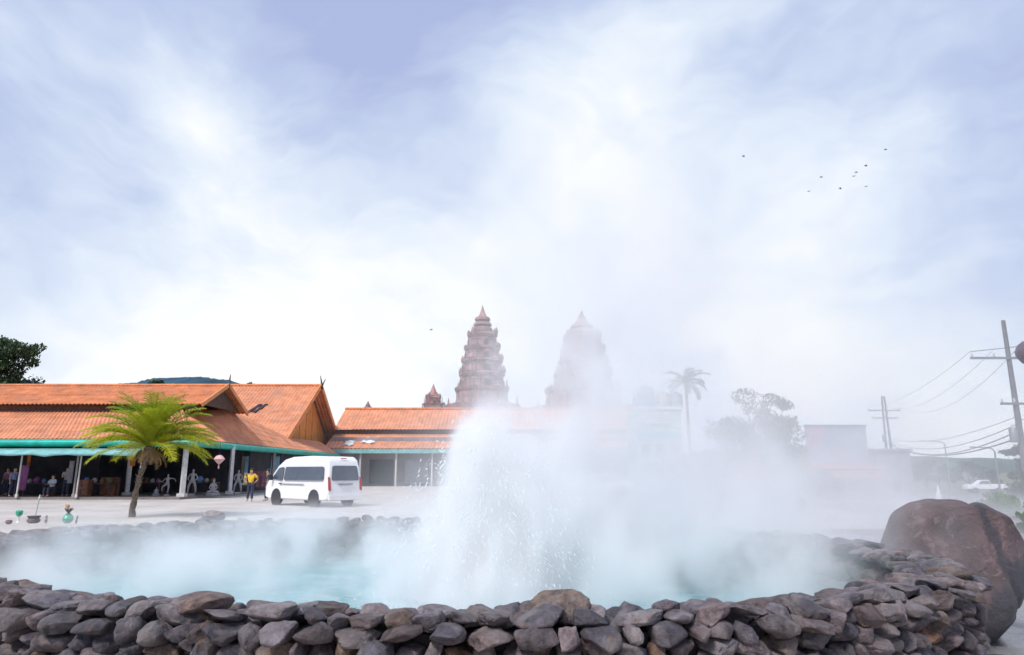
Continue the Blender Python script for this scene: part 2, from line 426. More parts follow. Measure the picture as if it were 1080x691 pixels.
def set_tint(me, cols):
    a = me.color_attributes.new('tint', 'FLOAT_COLOR', 'POINT'); a.data.foreach_set('color', np.ascontiguousarray(cols, dtype=np.float32).ravel())

rng = np.random.default_rng(11)
def pick_tint(u):
    c = np.array(RARE[rng.integers(len(RARE))] if rng.random() < .04 else TINTS[rng.integers(len(TINTS))])
    return c * rng.uniform(.55, 1.25) * .76 * np.array([.98, .985, 1.05])
stones = []       # (verts world, faces, tint, screen size)
def put_stone(s, off, z, hw, hd, hh, lean=.0, sub=None, cuts=11):
    p, t, n = path(s)
    c3 = np.array([p[0] + n[0] * off, p[1] + n[1] * off, z])
    px, py, dep = proj(c3)
    inview = -60 < px < 1140 and py < 760 and dep > .5
    if sub is None: sub = 4 if (inview and dep < 4.6) else (3 if inview and dep < 8 else 2)
    v, f = rock(rng, sub, cuts=cuts, rough=.030)
    # a rounded box rather than a ball: fill the gaps between neighbours
    q = v * np.array([hw, hd, hh]) * .97
    e = Euler((rng.normal() * .16, rng.normal() * .16 + 0, rng.normal() * .12)); Rm = np.array(e.to_matrix())
    q = q @ Rm.T
    if lean: 
        Rl = np.array(Matrix.Rotation(lean, 3, 'X')); q = q @ Rl.T
    T = np.array([[t[0], t[1], 0], [n[0], n[1], 0], [0, 0, 1]])
    q = q @ T + c3
    stones.append((q, f, pick_tint(s), (hw * hh + hw * hd * .5) / max(dep, .5) ** 2 if inview and 0 < px < 1080 and 560 < py < 740 else 0))
def row(z, off, w0, w1, depth, h, s0=0, s1=None, zj=.012, hj=.18, lean=0):
    s = s0; s1 = s1 if s1 is not None else LEN
    while s < s1:
        wv = rng.uniform(w0, w1)
        if rng.random() < .22: wv *= .6
        hh = h / 2 * (1 + rng.uniform(-hj, hj)) * 1.13
        p, t, n = path(s + wv / 2)
        put_stone(s + wv / 2, off + rng.uniform(-.02, .02), z + rng.uniform(-zj, zj) * 1.5, wv / 2 * 1.10, depth * rng.uniform(.85, 1.15), hh, lean)
        s += wv * .97
# outer face: four uneven courses; inner face: three; the top: two lanes of flatter stones
for z, h in ((.06, .13), (.18, .125), (.295, .12), (.405, .115), (.51, .11), (.61, .108), (.705, .105), (.79, .10)):
    row(z, THICK - .03, .085, .215, .11, h, hj=.30)
for z, h in ((.40, .18), (.56, .16), (.71, .15)):
    row(z, .05, .16, .32, .10, h)
row(.865, THICK + .0, .09, .24, .12, .095, hj=.3, zj=.010)
row(.885, .07, .11, .27, .12, .095, hj=.28, zj=.010)
row(.905, THICK * .5, .10, .24, .11, .09, hj=.3, zj=.012)
row(.925, THICK * .84, .11, .27, .10, .07, hj=.35, zj=.010)
# wall thing
wall = empty('stone_pool_wall', (-1.1, 6.7, 0), label='low curved wall of stacked grey field stones ringing the steaming pool', cat='stone wall')
cv = []; cf = []; NN = 160
for i in range(NN):
    p, t, n = path(LEN * i / NN)
    for off, z in ((.07, -.02), (.07, .86), (THICK - .07, .86), (THICK - .07, -.02)): cv.append((p[0] + n[0] * off, p[1] + n[1] * off, z))
for i in range(NN):
    a = i * 4; b = (i + 1) % NN * 4
    for k in range(4): k2 = (k + 1) % 4; cf.append((a + k, b + k, b + k2, a + k2))
mobj('mortar_core', cv, cf, M_mortar, wall, True, smooth=False)
order = sorted(range(len(stones)), key=lambda i: -stones[i][3])
big = set(order[:100])
def mesh_from(lst, name, parent):
    vs = []; fs = []; cs = []; b = 0
    for q, f, c, _ in lst:
        vs.append(q); fs.append(f + b); b += len(q); cs.append(np.tile(np.append(c, 1), (len(q), 1)))
    vs = np.concatenate(vs); fs = np.concatenate(fs); me = bpy.data.meshes.new(name)
    me.vertices.add(len(vs)); me.vertices.foreach_set('co', vs.astype(np.float32).ravel())
    me.loops.add(len(fs) * 3); me.loops.foreach_set('vertex_index', fs.astype(np.int32).ravel())
    me.polygons.add(len(fs)); me.polygons.foreach_set('loop_start', np.arange(0, len(fs) * 3, 3, dtype=np.int32)); me.polygons.foreach_set('loop_total', np.full(len(fs), 3, dtype=np.int32))
    me.update(calc_edges=True); me.validate(); me.polygons.foreach_set('use_smooth', [True] * len(fs))
    set_tint(me, np.concatenate(cs)); me.materials.append(M_stone)
    o = bpy.data.objects.new(name, me); COL.objects.link(o)
    if parent is not None:
        o.parent = parent; o.matrix_parent_inverse = Matrix.Translation(-Vector(parent.location))
    return o
for i in order[:100]: mesh_from([stones[i]], 'stone', wall)
so = mesh_from([stones[i] for i in order[100:]], 'stone_facing', wall); so['kind'] = 'stuff'

def loose_rock(name, c, half, seed, label, tint, rot=(0, 0, 0), cuts=9, group=None):
    r = np.random.default_rng(seed); v, f = rock(r, 4, cuts=cuts, rough=.03)
    q = (v * np.array(half)) @ np.array(Euler(rot).to_matrix()).T + np.array(c)
    o = mesh_from([(q, f, np.array(tint), 1)], name, None)
    return tag(o, label, 'rock', group)
def rim_pt(px, py, z=.95):
    d = pdir(px, py); t = (z - CAMZ) / d.z; return np.array([d.x * t, d.y * t, z])
a = rim_pt(212, 640); loose_rock('loose_rock', (a[0], a[1] - .0, .968), (.155, .10, .048), 3, 'flat brown-edged slab lying loose on the near rim of the pool wall', (.20, .14, .12), (0, .02, .1))
a = rim_pt(588, 640); loose_rock('loose_rock', (a[0], a[1], .955), (.165, .11, .075), 9, 'blocky brown rock standing highest on the near rim of the pool wall', (.20, .15, .12), (.1, 0, -.1), 12)
a = rim_pt(222, 547); loose_rock('loose_rock', (a[0], a[1] + .1, .97), (.16, .12, .09), 15, 'rounded rock on the far rim of the pool wall, beyond the mist', (.30, .26, .24))

# boulder ------------------------------------------------------------
def boulder():
    r = np.random.default_rng(5); v, f = ICO[6]; p = v.copy()
    def cut(n, h, k=.93):
        nonlocal p
        n = np.array(n, float); n /= np.linalg.norm(n); d = p @ n; p -= np.outer(np.maximum(0, d - h) * k, n)
    p = np.sign(v) * np.abs(v) ** .82
    cut((.95, -.15, .38), .93, .75); cut((-.8, -.2, .55), 1.0, .5); cut((-.15, -1, .38), .80, .93); cut((.62, -.75, .05), .84, .93); cut((-.35, -.8, .5), .98, .7); cut((.75, -.55, -.6), .80, .8); cut((0, 0, 1), .93, .6)
    cut((-1, -.2, -.3), .95, .6); cut((.55, -.1, .82), 1.04, .6); cut((0, 0, -1), .85)
    rr = np.zeros(len(p))
    for k in range(34):
        n = r.normal(size=3); n /= np.linalg.norm(n); fr = 1.6 * (1 + .38 * k); rr += np.sin(p @ n * fr + r.uniform(0, 6.28) + .8 * np.sin(p[:, 2] * 3 + k)) / (1 + .5 * k)
    p += v * (rr * .034)[:, None]
    # a crease that runs down the shoulder
    d = p @ np.array([.86, -.42, .28]) - .60 + .03 * np.sin(p[:, 2] * 7)
    p -= v * (np.exp(-(d / .035) ** 2) * .05 * (p[:, 1] < .3))[:, None]
    p /= np.abs(p).max(axis=0)
    return p, f
m = bpy.data.materials.new('boulder_stone'); m.use_nodes = True; t = NT(m.node_tree); P = t.N['Principled BSDF']
co = t.node('ShaderNodeTexCoord').outputs['Object']
n1 = t.noise(co, 2.6, 6, .65, .5); n2 = t.noise(co, 14, 6, .7); n3 = t.noise(co, 60, 4, .7)
c = t.mix(t.ramp(n1, [(.36, 0.), (.62, 1.)]), (.065, .040, .042), (.165, .105, .102))
c = t.mix(t.m('MULTIPLY', t.ramp(n2, [(.40, 1.), (.50, 0.)]), .55), c, (.10, .06, .06))
c = t.mix(t.m('MULTIPLY', t.ramp(t.noise(co, 5, 5, .7, 1.2), [(.56, 0.), (.64, 1.)]), .35), c, (.36, .29, .27))
# long dark wet streaks down the shoulder, plus painted shade of the lower-right overhang
px_, py_, pz_ = t.sep(co)
mp = t.node('ShaderNodeMapping'); t.L.new(co, mp.inputs[0]); mp.inputs['Scale'].default_value = (5, 5, 1.1)
stn = t.noise(mp.outputs[0], 1.0, 4, .6, .4)
lat = t.m('SUBTRACT', t.m('MULTIPLY', px_, .84), t.m('MULTIPLY', py_, .54)); side = t.m('ADD', lat, t.m('MULTIPLY', pz_, .24)); wob = t.m('MULTIPLY', t.m('SUBTRACT', stn, .5), .30); sw = t.m('ADD', side, wob)
k1 = t.smooth(sw, .40, .43); k1b = t.smooth(sw, .52, .48)
k2 = t.smooth(t.m('ADD', t.m('SUBTRACT', lat, t.m('MULTIPLY', pz_, .9)), t.m('MULTIPLY', wob, 1.6)), .38, .48)
wet_shade_k = t.m('MAXIMUM', t.m('MULTIPLY', t.m('MULTIPLY', k1, k1b), .85), t.m('MULTIPLY', k2, .9))
c = t.mix(wet_shade_k, c, (.028, .026, .038))
t.L.new(c, P.inputs['Base Color']); t.put(P.inputs['Roughness'], t.m('SUBTRACT', .74, t.m('MULTIPLY', wet_shade_k, .3)))
b = t.node('ShaderNodeBump'); b.inputs['Distance'].default_value = .13; b.inputs['Strength'].default_value = 1.0
t.L.new(t.m('ADD', t.m('ADD', t.m('MULTIPLY', n1, .7), t.m('MULTIPLY', n2, .3)), t.m('ADD', t.m('MULTIPLY', n3, .14), t.m('MULTIPLY', t.ramp(t.voro(t.v('ADD', co, t.v('SCALE', t.noise(co, 2.5, 4, .6, 0, 1), scale=.55)), 1.7, 'DISTANCE_TO_EDGE'), [(0., 0.), (.04, 1.)]), .05))), b.inputs['Height']); t.L.new(b.outputs[0], P.inputs['Normal'])
M_boulder = m
v, f = boulder()
q = v * np.array([.655, .64, .70])
bo = mobj('boulder', q, f, M_boulder, smooth=True); bo.location = (4.47, 7.25, .62)
tag(bo, 'huge reddish brown boulder with dark wet streaks leaning behind the stone wall', 'boulder')

# water ---------------------------------------------------------------
m = bpy.data.materials.new('milky_spring_water'); m.use_nodes = True; t = NT(m.node_tree); P = t.N['Principled BSDF']
co = t.node('ShaderNodeTexCoord').outputs['Object']
d = t.v('DISTANCE', co, (-.3, 6.8, 0))
foam = t.m('MULTIPLY', t.smooth(t.m('ADD', d, t.m('MULTIPLY', t.noise(co, 3, 4), .9)), 2.0, 1.0), 1)
fo2 = t.ramp(t.m('ADD', t.noise(co, 5.5, 6, .72, .8), t.m('MULTIPLY', t.smooth(d, 3.2, 1.0), .08)), [(.52, 0.), (.66, 1.)])
c = t.mix(t.ramp(t.noise(co, 1.4, 3), [(.35, 0.), (.65, 1.)]), (.035, .27, .29), (.08, .39, .42))
c = t.mix(t.m('MAXIMUM', foam, t.m("MULTIPLY", fo2, .5)), c, (.55, .62, .66))
t.L.new(c, P.inputs['Base Color']); P.inputs['Roughness'].default_value = .14
b = t.node('ShaderNodeBump'); b.inputs['Distance'].default_value = .06
t.L.new(t.m('ADD', t.noise(co, 4.5, 5, .6, .5), t.m('MULTIPLY', t.noise(co, 16, 3), .25)), b.inputs['Height']); t.L.new(b.outputs[0], P.inputs['Normal'])
ws = []; wf = []
rings = 40; NA = 160; cx, cy0 = -.9, 6.6
for k in range(rings + 1):
    for i in range(NA):
        p, _, n = path(LEN * i / NA); p = p + n * .09
        q = np.array([cx, cy0]) * (1 - k / rings) + p * (k / rings)
        dd = math.hypot(q[0] + .3, q[1] - 6.8)
        z = WATER + .035 * math.exp(-dd * .5) * math.sin(dd * 9) + .010 * math.sin(q[0] * 7 + q[1] * 3) + .008 * math.sin(q[1] * 11 - q[0] * 4)
        ws.append((q[0], q[1], z))
for k in range(rings):
    for i in range(NA): wf.append((k * NA + i, k * NA + (i + 1) % NA, (k + 1) * NA + (i + 1) % NA, (k + 1) * NA + i))
tag(mobj('pool_water', ws, wf, m, smooth=True), kind='structure')

# geyser spray: thousands of separate drops thrown up from the vent --------
GX, GY = -.28, 6.8
def drops():
    r = np.random.default_rng(3); N = 26000
    ov = np.array([(1, 0, 0), (-1, 0, 0), (0, 1, 0), (0, -1, 0), (0, 0, 1.3), (0, 0, -1.3)]); of = np.array([(0, 2, 4), (2, 1, 4), (1, 3, 4), (3, 0, 4), (2, 0, 5), (1, 2, 5), (3, 1, 5), (0, 3, 5)])
    vs = []; fs = []; b = 0
    fil = [(r.uniform(0, 6.283), abs(r.normal()) * .22, 5.95 * (1 - .45 * r.random() ** 1.2)) for _ in range(260)]
    for i in range(N):
        a, th, sp = fil[r.integers(len(fil))]; a = a + r.normal() * .05; th = abs(th + r.normal() * .012); sp = sp * (1 - .5 * min(1, th * 1.4)) * (1 + r.normal() * .02)
        if r.random() < .3: a = r.uniform(0, 6.283); th = abs(r.normal()) * .28; sp = 6.1 * (1 - .5 * r.random()) * (1 - .5 * min(1, th * 1.4))
        vz = sp * math.cos(th); vr = sp * math.sin(th)
        T = 2 * vz / 9.8; t_ = T * r.random() ** .9
        z = vz * t_ - 4.9 * t_ * t_; rr = vr * t_ + .10
        x = GX + math.cos(a) * rr + .12 * t_ + r.normal() * .008; y = GY + math.sin(a) * rr + r.normal() * .008
        s_ = (.0016 + .0060 * r.random() ** 5)
        q = ov * s_ * np.array([1, 1, 1.2 + 2.6 * r.random()]); vx = vr * math.cos(a); ang = math.atan2(vx, max(.4, abs(vz - 9.8 * t_))) * .8 * (1 if vz - 9.8 * t_ > 0 else -1)
        q = np.stack([q[:, 0] * math.cos(ang) + q[:, 2] * math.sin(ang), q[:, 1], -q[:, 0] * math.sin(ang) + q[:, 2] * math.cos(ang)], 1)
        vs.append(q + np.array([x, y, WATER + z])); fs.append(of + b); b += 6
    return np.concatenate(vs), np.concatenate(fs)
v, f = drops()
M_drop = bpy.data.materials.new('white_water_drops'); M_drop.use_nodes = True
P = M_drop.node_tree.nodes['Principled BSDF']; P.inputs['Base Color'].default_value = (.86, .90, .93, 1); P.inputs['Roughness'].default_value = .3
tag(mobj('geyser_spray', v, f, M_drop), kind='stuff', label='white drops of boiling water thrown up by the geyser')

# ================================================================== STEAM
def vol_obj(name, build, lo, hi, res, step=1.0, col=(1, 1, 1), aniso=.0, label=None):
    """a box of steam: the density is worked out once over a grid of cells, then rendered as smoke"""
    m = bpy.data.materials.new('steam_volume'); m.use_nodes = True; t = NT(m.node_tree); t.N.clear()
    o = t.node('ShaderNodeOutputMaterial'); p = t.node('ShaderNodeVolumePrincipled')
    p.inputs['Color'].default_value = (*col, 1); p.inputs['Anisotropy'].default_value = aniso
    p.inputs['Density'].default_value = 1.0; p.inputs['Density Attribute'].default_value = 'density'
    t.L.new(p.outputs[0], o.inputs['Volume'])
    m.cycles.volume_step_rate = step
    ng = bpy.data.node_groups.new('steam_field', 'GeometryNodeTree')
    ng.interface.new_socket('Geometry', in_out='INPUT', socket_type='NodeSocketGeometry')
    ng.interface.new_socket('Geometry', in_out='OUTPUT', socket_type='NodeSocketGeometry')
    g = NT(ng); go = g.node('NodeGroupOutput'); g.node('NodeGroupInput')
    vc = g.node('GeometryNodeVolumeCube'); pos = g.node('GeometryNodeInputPosition').outputs[0]
    g.L.new(build(g, pos), vc.inputs['Density'])
    vc.inputs['Background'].default_value = 0
    vc.inputs['Min'].default_value = lo; vc.inputs['Max'].default_value = hi
    for k, r_ in zip('XYZ', res): vc.inputs['Resolution ' + k].default_value = r_
    sm = g.node('GeometryNodeSetMaterial'); sm.inputs['Material'].default_value = m
    g.L.new(vc.outputs[0], sm.inputs['Geometry']); g.L.new(sm.outputs[0], go.inputs[0])
    ob = MB().box([(a_ + b_) / 2 for a_, b_ in zip(lo, hi)], [b_ - a_ for a_, b_ in zip(lo, hi)]).build(name, m)
    md = ob.modifiers.new('field', 'NODES'); md.node_group = ng
    return tag(ob, kind='stuff', label=label)
def gauss(t, q): return t.m('EXPONENT', t.m('MULTIPLY', q, -1))
def near_steam(t, co):
    x, y, z = t.sep(co)
    wv = t.v('ADD', co, t.v('SCALE', t.v('SUBTRACT', t.noise(co, .9, 3, .5, 0, 1), (.5, .5, .5)), scale=.9))
    nz = t.noise(t.v('MULTIPLY', wv, (1, 1, .8)), 1.7, 5, .60)
    nn = t.m('MULTIPLY', t.m('SUBTRACT', nz, .48), 18); nn = t.m('MINIMUM', t.m('MAXIMUM', t.m('ADD', nn, .75), 0.03), 3.2)
    big = t.noise(co, .62, 2, .5); nb = t.m('MINIMUM', t.m('MAXIMUM', t.m('ADD', t.m('MULTIPLY', t.m('SUBTRACT', big, .5), 8), 1.0), .28), 2.0)
    h = t.m('SUBTRACT', z, WATER)
    # the jet: ragged tongues of spray, narrower with height
    jn = t.noise(t.v('MULTIPLY', co, (1, 1, .38)), 3.4, 5, .62, .3); tongue = t.m('MULTIPLY', t.m('SUBTRACT', jn, .5), 2.3)
    jx = t.m('SUBTRACT', x, t.m('ADD', GX, t.m('MULTIPLY', h, .06))); jy = t.m('SUBTRACT', y, GY)
    rr = t.m('SQRT', t.m('ADD', t.m('MULTIPLY', jx, jx), t.m('MULTIPLY', jy, jy)))
    rad = t.m('MAXIMUM', t.m('SUBTRACT', .80, t.m('MULTIPLY', h, .31)), .12)
    e = t.m('ADD', t.m('DIVIDE', rr, rad), tongue)
    jet = t.m('MULTIPLY', t.m('MULTIPLY', t.smooth(e, 1.15, .45), t.smooth(t.m('ADD', h, t.m('MULTIPLY', tongue, .9)), 2.0, 1.0)), 11.0)
    lay = t.m('MULTIPLY', t.smooth(h, .85, .05), 1.0)
    e = t.m('ADD', t.m('POWER', t.m('DIVIDE', t.m('ADD', x, 1.0), 4.2), 2), t.m('POWER', t.m('DIVIDE', t.m('SUBTRACT', y, 7.2), 3.2), 2))
    lay = t.m('MULTIPLY', t.m('MULTIPLY', lay, t.smooth(e, 1.25, .55)), t.m('MULTIPLY', nb, t.smooth(y, 5.0, 7.0)))
    cxp = t.m('ADD', .12, t.m('MULTIPLY', h, .30)); wx = t.m('ADD', .60, t.m('MULTIPLY', h, .13))
    px = t.m('DIVIDE', t.m('SUBTRACT', x, cxp), wx); py = t.m('DIVIDE', t.m('SUBTRACT', y, 7.3), 1.1)
    plume = t.m('MULTIPLY', gauss(t, t.m('ADD', t.m('MULTIPLY', px, px), t.m('MULTIPLY', py, py))), t.m('MULTIPLY', t.smooth(h, 4.9, 2.0), .8))
    qx = t.m('DIVIDE', t.m('SUBTRACT', x, 1.5), 1.8); qy = t.m('DIVIDE', t.m('SUBTRACT', y, 7.8), 1.6); qz = t.m('DIVIDE', t.m('SUBTRACT', h, .40), .75)
    roll = t.m('MULTIPLY', gauss(t, t.m('ADD', t.m('ADD', t.m('MULTIPLY', qx, qx), t.m('MULTIPLY', qy, qy)), t.m('MULTIPLY', qz, qz))), 1.15)
    return t.m('ADD', t.m('MULTIPLY', t.m('ADD', t.m('ADD', lay, plume), roll), nn), jet)
vol_obj('steam', near_steam, (-5.2, 4.15, .46), (4.1, 10.2, 5.1), (190, 122, 96), 3.5, (1, 1, 1), .0, label='dense white steam rising round the geyser and over the pool')
def far_steam(t, co):
    x, y, z = t.sep(co)
    nz = t.noise(t.v('MULTIPLY', co, (1, .7, 1)), .42, 5, .60, .5)
    nn = t.m('MINIMUM', t.m('MAXIMUM', t.m('ADD', t.m('MULTIPLY', t.m('SUBTRACT', nz, .48), 14), .8), .05), 2.6)
    # bank of steam carried off beyond the pool; upright extent grows downwind
    ax = t.m('DIVIDE', t.m('SUBTRACT', x, t.m('MULTIPLY', y, .30)), t.m('ADD', 1.2, t.m('MULTIPLY', y, .19)))
    az = t.m('DIVIDE', z, t.m('ADD', .9, t.m('MULTIPLY', y, .13)))
    a = gauss(t, t.m('ADD', t.m('MULTIPLY', ax, ax), t.m('MULTIPLY', az, az)))
    # thin veil further up
    vz = t.m('DIVIDE', z, t.m('ADD', .9, t.m('MULTIPLY', y, .25))); dv = t.m('SUBTRACT', x, t.m('MULTIPLY', y, .27)); v_ = t.m('DIVIDE', t.m('MINIMUM', dv, t.m('MULTIPLY', dv, .40)), t.m('ADD', 1.3, t.m('MULTIPLY', y, .18)))
    vv = gauss(t, t.m('ADD', t.m('MULTIPLY', v_, v_), t.m('MULTIPLY', vz, vz)))
    low = t.m('MULTIPLY', t.m('MULTIPLY', t.smooth(z, .9, .0), t.smooth(x, -9, -2)), .085)
    return t.m('MULTIPLY', t.m('ADD', t.m('ADD', t.m('MULTIPLY', a, .048), t.m('MULTIPLY', vv, .028)), low), nn)
vol_obj('steam', far_steam, (-9, 10.25, .02), (26, 34, 13), (140, 95, 60), 2.2, (.985, .99, 1), .1, label='drifting veil of steam blown across the plaza beyond the pool')
# ================================================================== ROOF SHEETS
def roof_sheet(mb, a, b, c, d, pitch=.27, amp=.035, courses=5, thick=.05, step=.03):
    """corrugated sheet: a-b is the upper edge, d-c the lower one; courses overlap like shingles"""
    a, b, c, d = [Vector(q) for q in (a, b, c, d)]
    wid = max((b - a).length, (c - d).length); nu = max(6, int(wid / pitch * 5)); nrm = (b - a).cross(d - a)
    if nrm.length < 1e-6: nrm = (c - d).cross(d - a)
    nrm.normalize()
    if nrm.z < 0: nrm = -nrm
    for k in range(courses):
        v0, v1 = k / courses, min(1, (k + 1.08) / courses); vs = []; fs = []
        for j, (v, off) in enumerate(((v0, 0), (v1, step), (v1, step - thick))):
            for i in range(nu + 1):
                u = i / nu; p = (a.lerp(b, u)).lerp(d.lerp(c, u), v)
                x = (d.lerp(c, u) - d).length if (c - d).length > (b - a).length else (a.lerp(b, u) - a).length
                vs.append(p + nrm * (off + amp * math.sin(x / pitch * 2 * math.pi)))
        for j in range(2):
            for i in range(nu): q = j * (nu + 1) + i; fs.append((q, q + 1, q + nu + 2, q + nu + 1))
        mb.add(vs, fs)
    return mb
def plank(mb, p, q, w, th):
    """board from p to q, w high, th thick"""
    p, q = Vector(p), Vector(q); d = (q - p).normalized(); s_ = Vector((1, 0, 0)) if abs(d.x) < .7 else Vector((0, 1, 0))
    u = d.cross(s_).normalized()
    return mb.prism([p - s_ * th / 2 - u * w / 2, p + s_ * th / 2 - u * w / 2, p + s_ * th / 2 + u * w / 2, p - s_ * th / 2 + u * w / 2], q - p)

# ------------------------------------------------------------------ market hall
H = empty('market_hall', (-32, 40.6, 0), label='long open market hall with tiered orange tile roofs, green gutter and two gables', cat='market hall')
XL = -47
mb = MB(); roof_sheet(mb, (XL, 48, 7.5), (-20, 48, 7.5), (-20, 44.2, 5.85), (XL, 44.2, 5.85), courses=2); roof_sheet(mb, (XL, 48, 7.5), (-20, 48, 7.5), (-20, 51.8, 5.85), (XL, 51.8, 5.85), courses=2, amp=.03)
up = mb.build('upper_roof', M_orange, H, True, True)
MB().tube([(XL, 48, 7.53), (-19.95, 48, 7.53)], .11, 8).build('ridge_cap', M_orange, up, smooth=True)
mb = MB(); roof_sheet(mb, (XL, 44.9, 5.5), (-21.7, 44.9, 5.5), (-18.9, 40.5, 3.45), (XL, 40.5, 3.45), courses=4)
mb.build('lower_roof', M_orange2, H, True, True)
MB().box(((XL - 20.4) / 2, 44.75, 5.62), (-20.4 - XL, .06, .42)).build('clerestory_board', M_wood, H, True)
mb = MB()
roof_sheet(mb, (-21.7, 44.9, 5.5), (-21.2, 51.5, 6.1), (-18.9, 52, 3.45), (-18.9, 40.5, 3.45), courses=5)
roof_sheet(mb, (-21.2, 51.5, 6.1), (-20.9, 63.7, 4.72), (-18.9, 64, 3.45), (-18.9, 52, 3.45), courses=5)
roof_sheet(mb, (-20.9, 63.7, 4.72), (-20.9, 75, 4.72), (-18.9, 75, 3.45), (-18.9, 64, 3.45), courses=4)
mb.build('skirt_roof', M_orange2, H, True, True)
plank(MB(), (-21.7, 44.9, 5.58), (-18.85, 40.45, 3.52), .16, .22).build('hip_cap', M_orange2, H, True)
# first gable
g = MB().prism([(-20.5, 44.5, 5.9), (-20.5, 51.5, 5.9), (-20.5, 48, 7.35)], (.06, 0, 0)).build('gable_panel', M_wood, H, True)
mb = MB(); plank(mb, (-19.98, 44.1, 5.80), (-19.98, 48.05, 7.56), .26, .1); plank(mb, (-19.98, 51.9, 5.80), (-19.98, 47.95, 7.56), .26, .1)
mb.build('bargeboard', M_board, H, True)
MB().tube([(-19.98, 48, 7.4), (-19.95, 48, 8.0), (-19.95, 48.05, 8.3)], [.07, .055, .02], 8).build('finial', M_wood, H, True, True)
# great gable
mb = MB(); roof_sheet(mb, (-44, 73.3, 10.6), (-20.6, 73.3, 10.6), (-20.6, 63.4, 4.45), (-44, 63.4, 4.45), courses=6, pitch=.36, amp=.05)
roof_sheet(mb, (-44, 73.3, 10.6), (-20.6, 73.3, 10.6), (-20.6, 83.2, 4.45), (-44, 83.2, 4.45), courses=3, pitch=.36, amp=.05)
gr = mb.build('main_roof', M_orange2, H, True, True)
MB().tube([(-44, 73.3, 10.66), (-20.5, 73.3, 10.66)], .15, 8).build('ridge_cap', M_orange, gr, smooth=True)
MB().prism([(-22.0, 64.6, 4.8), (-22.0, 82, 4.8), (-22.0, 73.3, 10.2)], (.08, 0, 0)).build('gable_panel', M_gable, H, True)
for k in range(7): MB().box((-21.88, 66.6 + k * 2.2, 4.8 + (5.0 - abs(73.3 - (66.6 + k * 2.2)) * .62) / 2), (.06, .12, max(.3, 5.0 - abs(73.3 - (66.6 + k * 2.2)) * .62))).build('gable_batten', M_board, H, True)
mb = MB(); plank(mb, (-20.55, 63.1, 4.27), (-20.55, 73.35, 10.66), .5, .14); plank(mb, (-20.55, 83.5, 4.27), (-20.55, 73.25, 10.66), .5, .14)
mb.build('bargeboard', M_board, H, True)
mb = MB(); mb.tube([(-20.5, 73.6, 10.3), (-20.5, 72.6, 11.6)], [.14, .03], 6); mb.tube([(-20.5, 73.0, 10.3), (-20.5, 74.6, 11.5)], [.14, .03], 6)
mb.build('finial', M_wood, H, True, True)
# two skylight holes on its slope, shade inside painted as dark panels
for k, (px, dx_) in enumerate(((270, 0), (275, .5))):
    q = at(px, 434, 68.6); z = 4.45 + (q.y - 63.4) / 9.9 * 6.15
    plank(MB(), (q.x - .45 + dx_ * .2, q.y - .75, z - .40), (q.x + .15 + dx_ * .2, q.y + .75, z + .56), .1, .34).build('skylight_shade', M_dark, H, True)
# gutter and canvas
MB().tube([(XL, 40.36, 3.20), (-18.75, 40.36, 3.20)], .21, 12).build('gutter', M_teal, H, True, True)
mb = MB()
mb.tube([(-18.72, 40.2, 3.20), (-18.72, 58, 3.20), (-18.72, 75, 3.20)], .21, 12); mb.build('gutter', M_teal, H, True, True)
mb = MB(); L_ = 40
vs = []
for j, (y, z) in enumerate(((40.3, 2.88), (39.75, 2.74), (39.4, 2.56), (39.39, 2.47))):
    for i in range(L_ + 1): x = XL + (-21.4 - XL) * i / L_; vs.append((x, y, z + .03 * math.sin(i * 1.9) * (j / 3) - .05 * (i % 8 == 0) * (j > 1)))
mb.add(vs, [(j * (L_ + 1) + i, j * (L_ + 1) + i + 1, (j + 1) * (L_ + 1) + i + 1, (j + 1) * (L_ + 1) + i) for j in range(3) for i in range(L_)])
o = mb.build('awning', M_teal2, H, True, True); md = o.modifiers.new('t', 'SOLIDIFY'); md.thickness = .02
MB().box(((XL - 19.1) / 2, 58, .05), (-19.1 - XL, 35.2, .16)).build('shop_floor', M_floor, H, True)
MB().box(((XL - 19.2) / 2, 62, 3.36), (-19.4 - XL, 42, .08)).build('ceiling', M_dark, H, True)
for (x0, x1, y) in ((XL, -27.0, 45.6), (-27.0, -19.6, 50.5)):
    MB().box(((x0 + x1) / 2, y, 1.7), (x1 - x0, .12, 3.3)).build('back_wall', M_dark, H, True)  # dark partitions, the shade inside the hall painted into them
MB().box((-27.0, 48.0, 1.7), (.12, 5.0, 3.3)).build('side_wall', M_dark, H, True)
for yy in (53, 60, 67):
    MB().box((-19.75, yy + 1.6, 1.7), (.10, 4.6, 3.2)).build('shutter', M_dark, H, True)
def post(px, y, r, ztop=3.3, m=M_whitepost, px1=None, name='post'):
    q = at(px, 526, y); n = MB(); top = Vector((q.x, y, ztop))
    if px1: top = Vector((at(px1, 482, y).x, y, ztop))
    n.box((q.x, y, .22), (r * 2.6, r * 2.6, .2)); n.tube([(q.x, y, .1), top], r, 4 if r > .08 else 8)
    return n.build(name, m, H, True)
post(17, 40.3, .045, 2.9); post(80, 40.3, .045, 2.9, px1=86); post(77, 40.5, .055, 2.9, m=M_conc)
post(133, 43.6, .16); post(144, 41.2, .045, px1=150); post(191.5, 41.3, .17); post(241.5, 46.2, .15); post(286, 57, .15, m=M_conc)
for k in range(4): post(-30 - k * 60, 40.6, .06)

